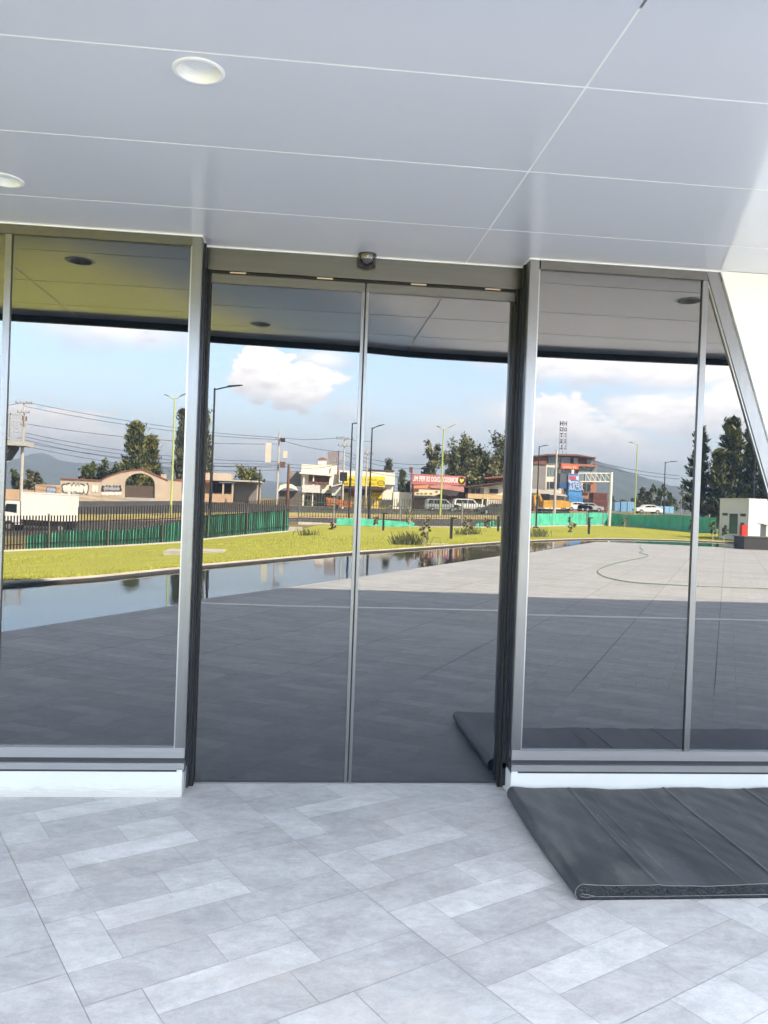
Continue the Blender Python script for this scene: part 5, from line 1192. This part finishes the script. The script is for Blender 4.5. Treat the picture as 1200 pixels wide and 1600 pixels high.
def onface(f0, f1, za, zb_, mt, nm, out=.02):
    a = P1 + Lf * f0; b_ = P1 + Lf * f1; mb = MB(); mb.mesh([(p.x + nrm.x * o, p.y + nrm.y * o, z) for o in (-.02, out) for z in (za, zb_) for p in (a, b_)], [(0, 1, 3, 2), (4, 6, 7, 5), (0, 4, 5, 1), (2, 3, 7, 6), (0, 2, 6, 4), (1, 5, 7, 3)]); return mb.build(nm, mt, gh)
zb0 = P0.z; onface(.36, .64, zb0 + .1, zb0 + 1.42, M_win, 'door'); onface(.11, .29, zb0 + 1.27, zb0 + 1.45, M_win, 'slit_window'); onface(.73, .91, zb0 + 1.27, zb0 + 1.45, M_win, 'slit_window')
rb = mir(1154.5, 838, 43.2); t = thing('red_cabinet', 'bright red cabinet standing beside the guard house corner', 'cabinet', rb)
zz = mir(1154.5, 819.5, 43.2).z
mb = MB(); mb.box(rb.x - .17, rb.x + .19, rb.y - .15, rb.y + .15, rb.z - .1, zz); mb.build('body', mat('red_enamel', (.62, .04, .02), .5), t)
mb = MB(); mb.box(rb.x - .14, rb.x - .02, rb.y - .1, rb.y + .1, zz, zz + .12); mb.build('valve', M_blk, t)
dl = thing('dark_ledge', 'long low dark stone ledge standing in the pond before the guard house', 'ledge', mir(1180, 858, 36))
A = mflr(1162, 859, 0, True); mb = MB(); mb.box(A.x, A.x + 12, A.y - 1.0, A.y, -.3, .62); mb.build('wall', mat('ledge_stone', (.035, .036, .036), .6, var=.15), dl)
mb = MB(); mb.box(A.x - .04, A.x + 12, A.y - 1.04, A.y + .04, .62, .67); mb.build('coping', mat('ledge_top', (.10, .095, .07), .6), dl)
# bench-like table near the ledge
b = mir(1196, 838, 40); t = thing('picnic_table', 'white picnic table on the lawn at the far right', 'table', b)
mb = MB(); mb.box(b.x - .6, b.x + .6, b.y - .35, b.y + .35, b.z + .68, b.z + .74); mb.build('tabletop', M_graw, t)
for sx in (-.4, .4): mb = MB(); mb.box(b.x + sx - .04, b.x + sx + .04, b.y - .3, b.y + .3, b.z - .1, b.z + .68); mb.build('leg', M_graw, t)

# ------------------------------------------------------------------ mountains
def mountain(label, ridge, Y, mt, depth=900):
    mb = MB(); us = np.arange(ridge[0][0], ridge[-1][0] + 1, 4); K = 8; rows = []
    for k in range(K + 1):
        f = k / K; r = []
        for u in us:
            v = float(np.interp(u, [a for a, b in ridge], [b for a, b in ridge])); p = mir(u, v, Y)
            b = Vector((p.x, -Y + depth, -20)); q = b.lerp(p, f); n_ = noise.noise(Vector((q.x * .0022, q.y * .0022, q.z * .004))) 
            q.z += 60 * n_ * (1 - f) * f * 4 * .5 + 14 * noise.noise(Vector((u * .06, k * .7, 4))) * (.4 if k == K else 1) * (1 if k else 0); r.append(q)
        rows.append(r)
    n = len(us); mb.mesh([p for r in rows for p in r], [(i * n + j, i * n + j + 1, (i + 1) * n + j + 1, (i + 1) * n + j) for i in range(K) for j in range(n - 1)])
    o = mb.build('mountain', mt, kind='structure', smooth=True); return o
M_mtn = mat('haze_tinted_forest', (.045, .065, .065), .95, var=.35, vscale=.004, spec=.1)  # part of the distance haze is put into this bluish slope colour
mountain('', [(-700, 760), (-300, 735), (-60, 742), (0, 738), (18, 728), (36, 716), (52, 709.5), (68, 708), (80, 711), (92, 718), (108, 722), (130, 724), (165, 722), (210, 728), (250, 726), (290, 735), (330, 742), (400, 752), (470, 756), (560, 762), (700, 775), (780, 790)], 4200, M_mtn)
mountain('', [(560, 784), (640, 772), (700, 762), (780, 742), (850, 722), (900, 716), (926, 719), (950, 727), (980, 737), (1010, 748), (1040, 758), (1062, 766), (1100, 776), (1200, 786), (1330, 792), (1600, 800), (1900, 815)], 2600, M_mtn)
#@@HAZE
hzb = MB(); hzb.box(-8800, 8800, -9500, 8800, -90, 460)
M_h = bpy.data.materials.new('air'); M_h.use_nodes = True; t = M_h.node_tree; t.nodes.clear(); pv = t.nodes.new('ShaderNodeVolumePrincipled'); ou = t.nodes.new('ShaderNodeOutputMaterial')
pv.inputs['Density'].default_value = .00028; pv.inputs['Color'].default_value = (.66, .80, 1, 1); pv.inputs['Anisotropy'].default_value = .2; t.links.new(pv.outputs[0], ou.inputs['Volume'])
hzb.build('haze', M_h, kind='stuff')
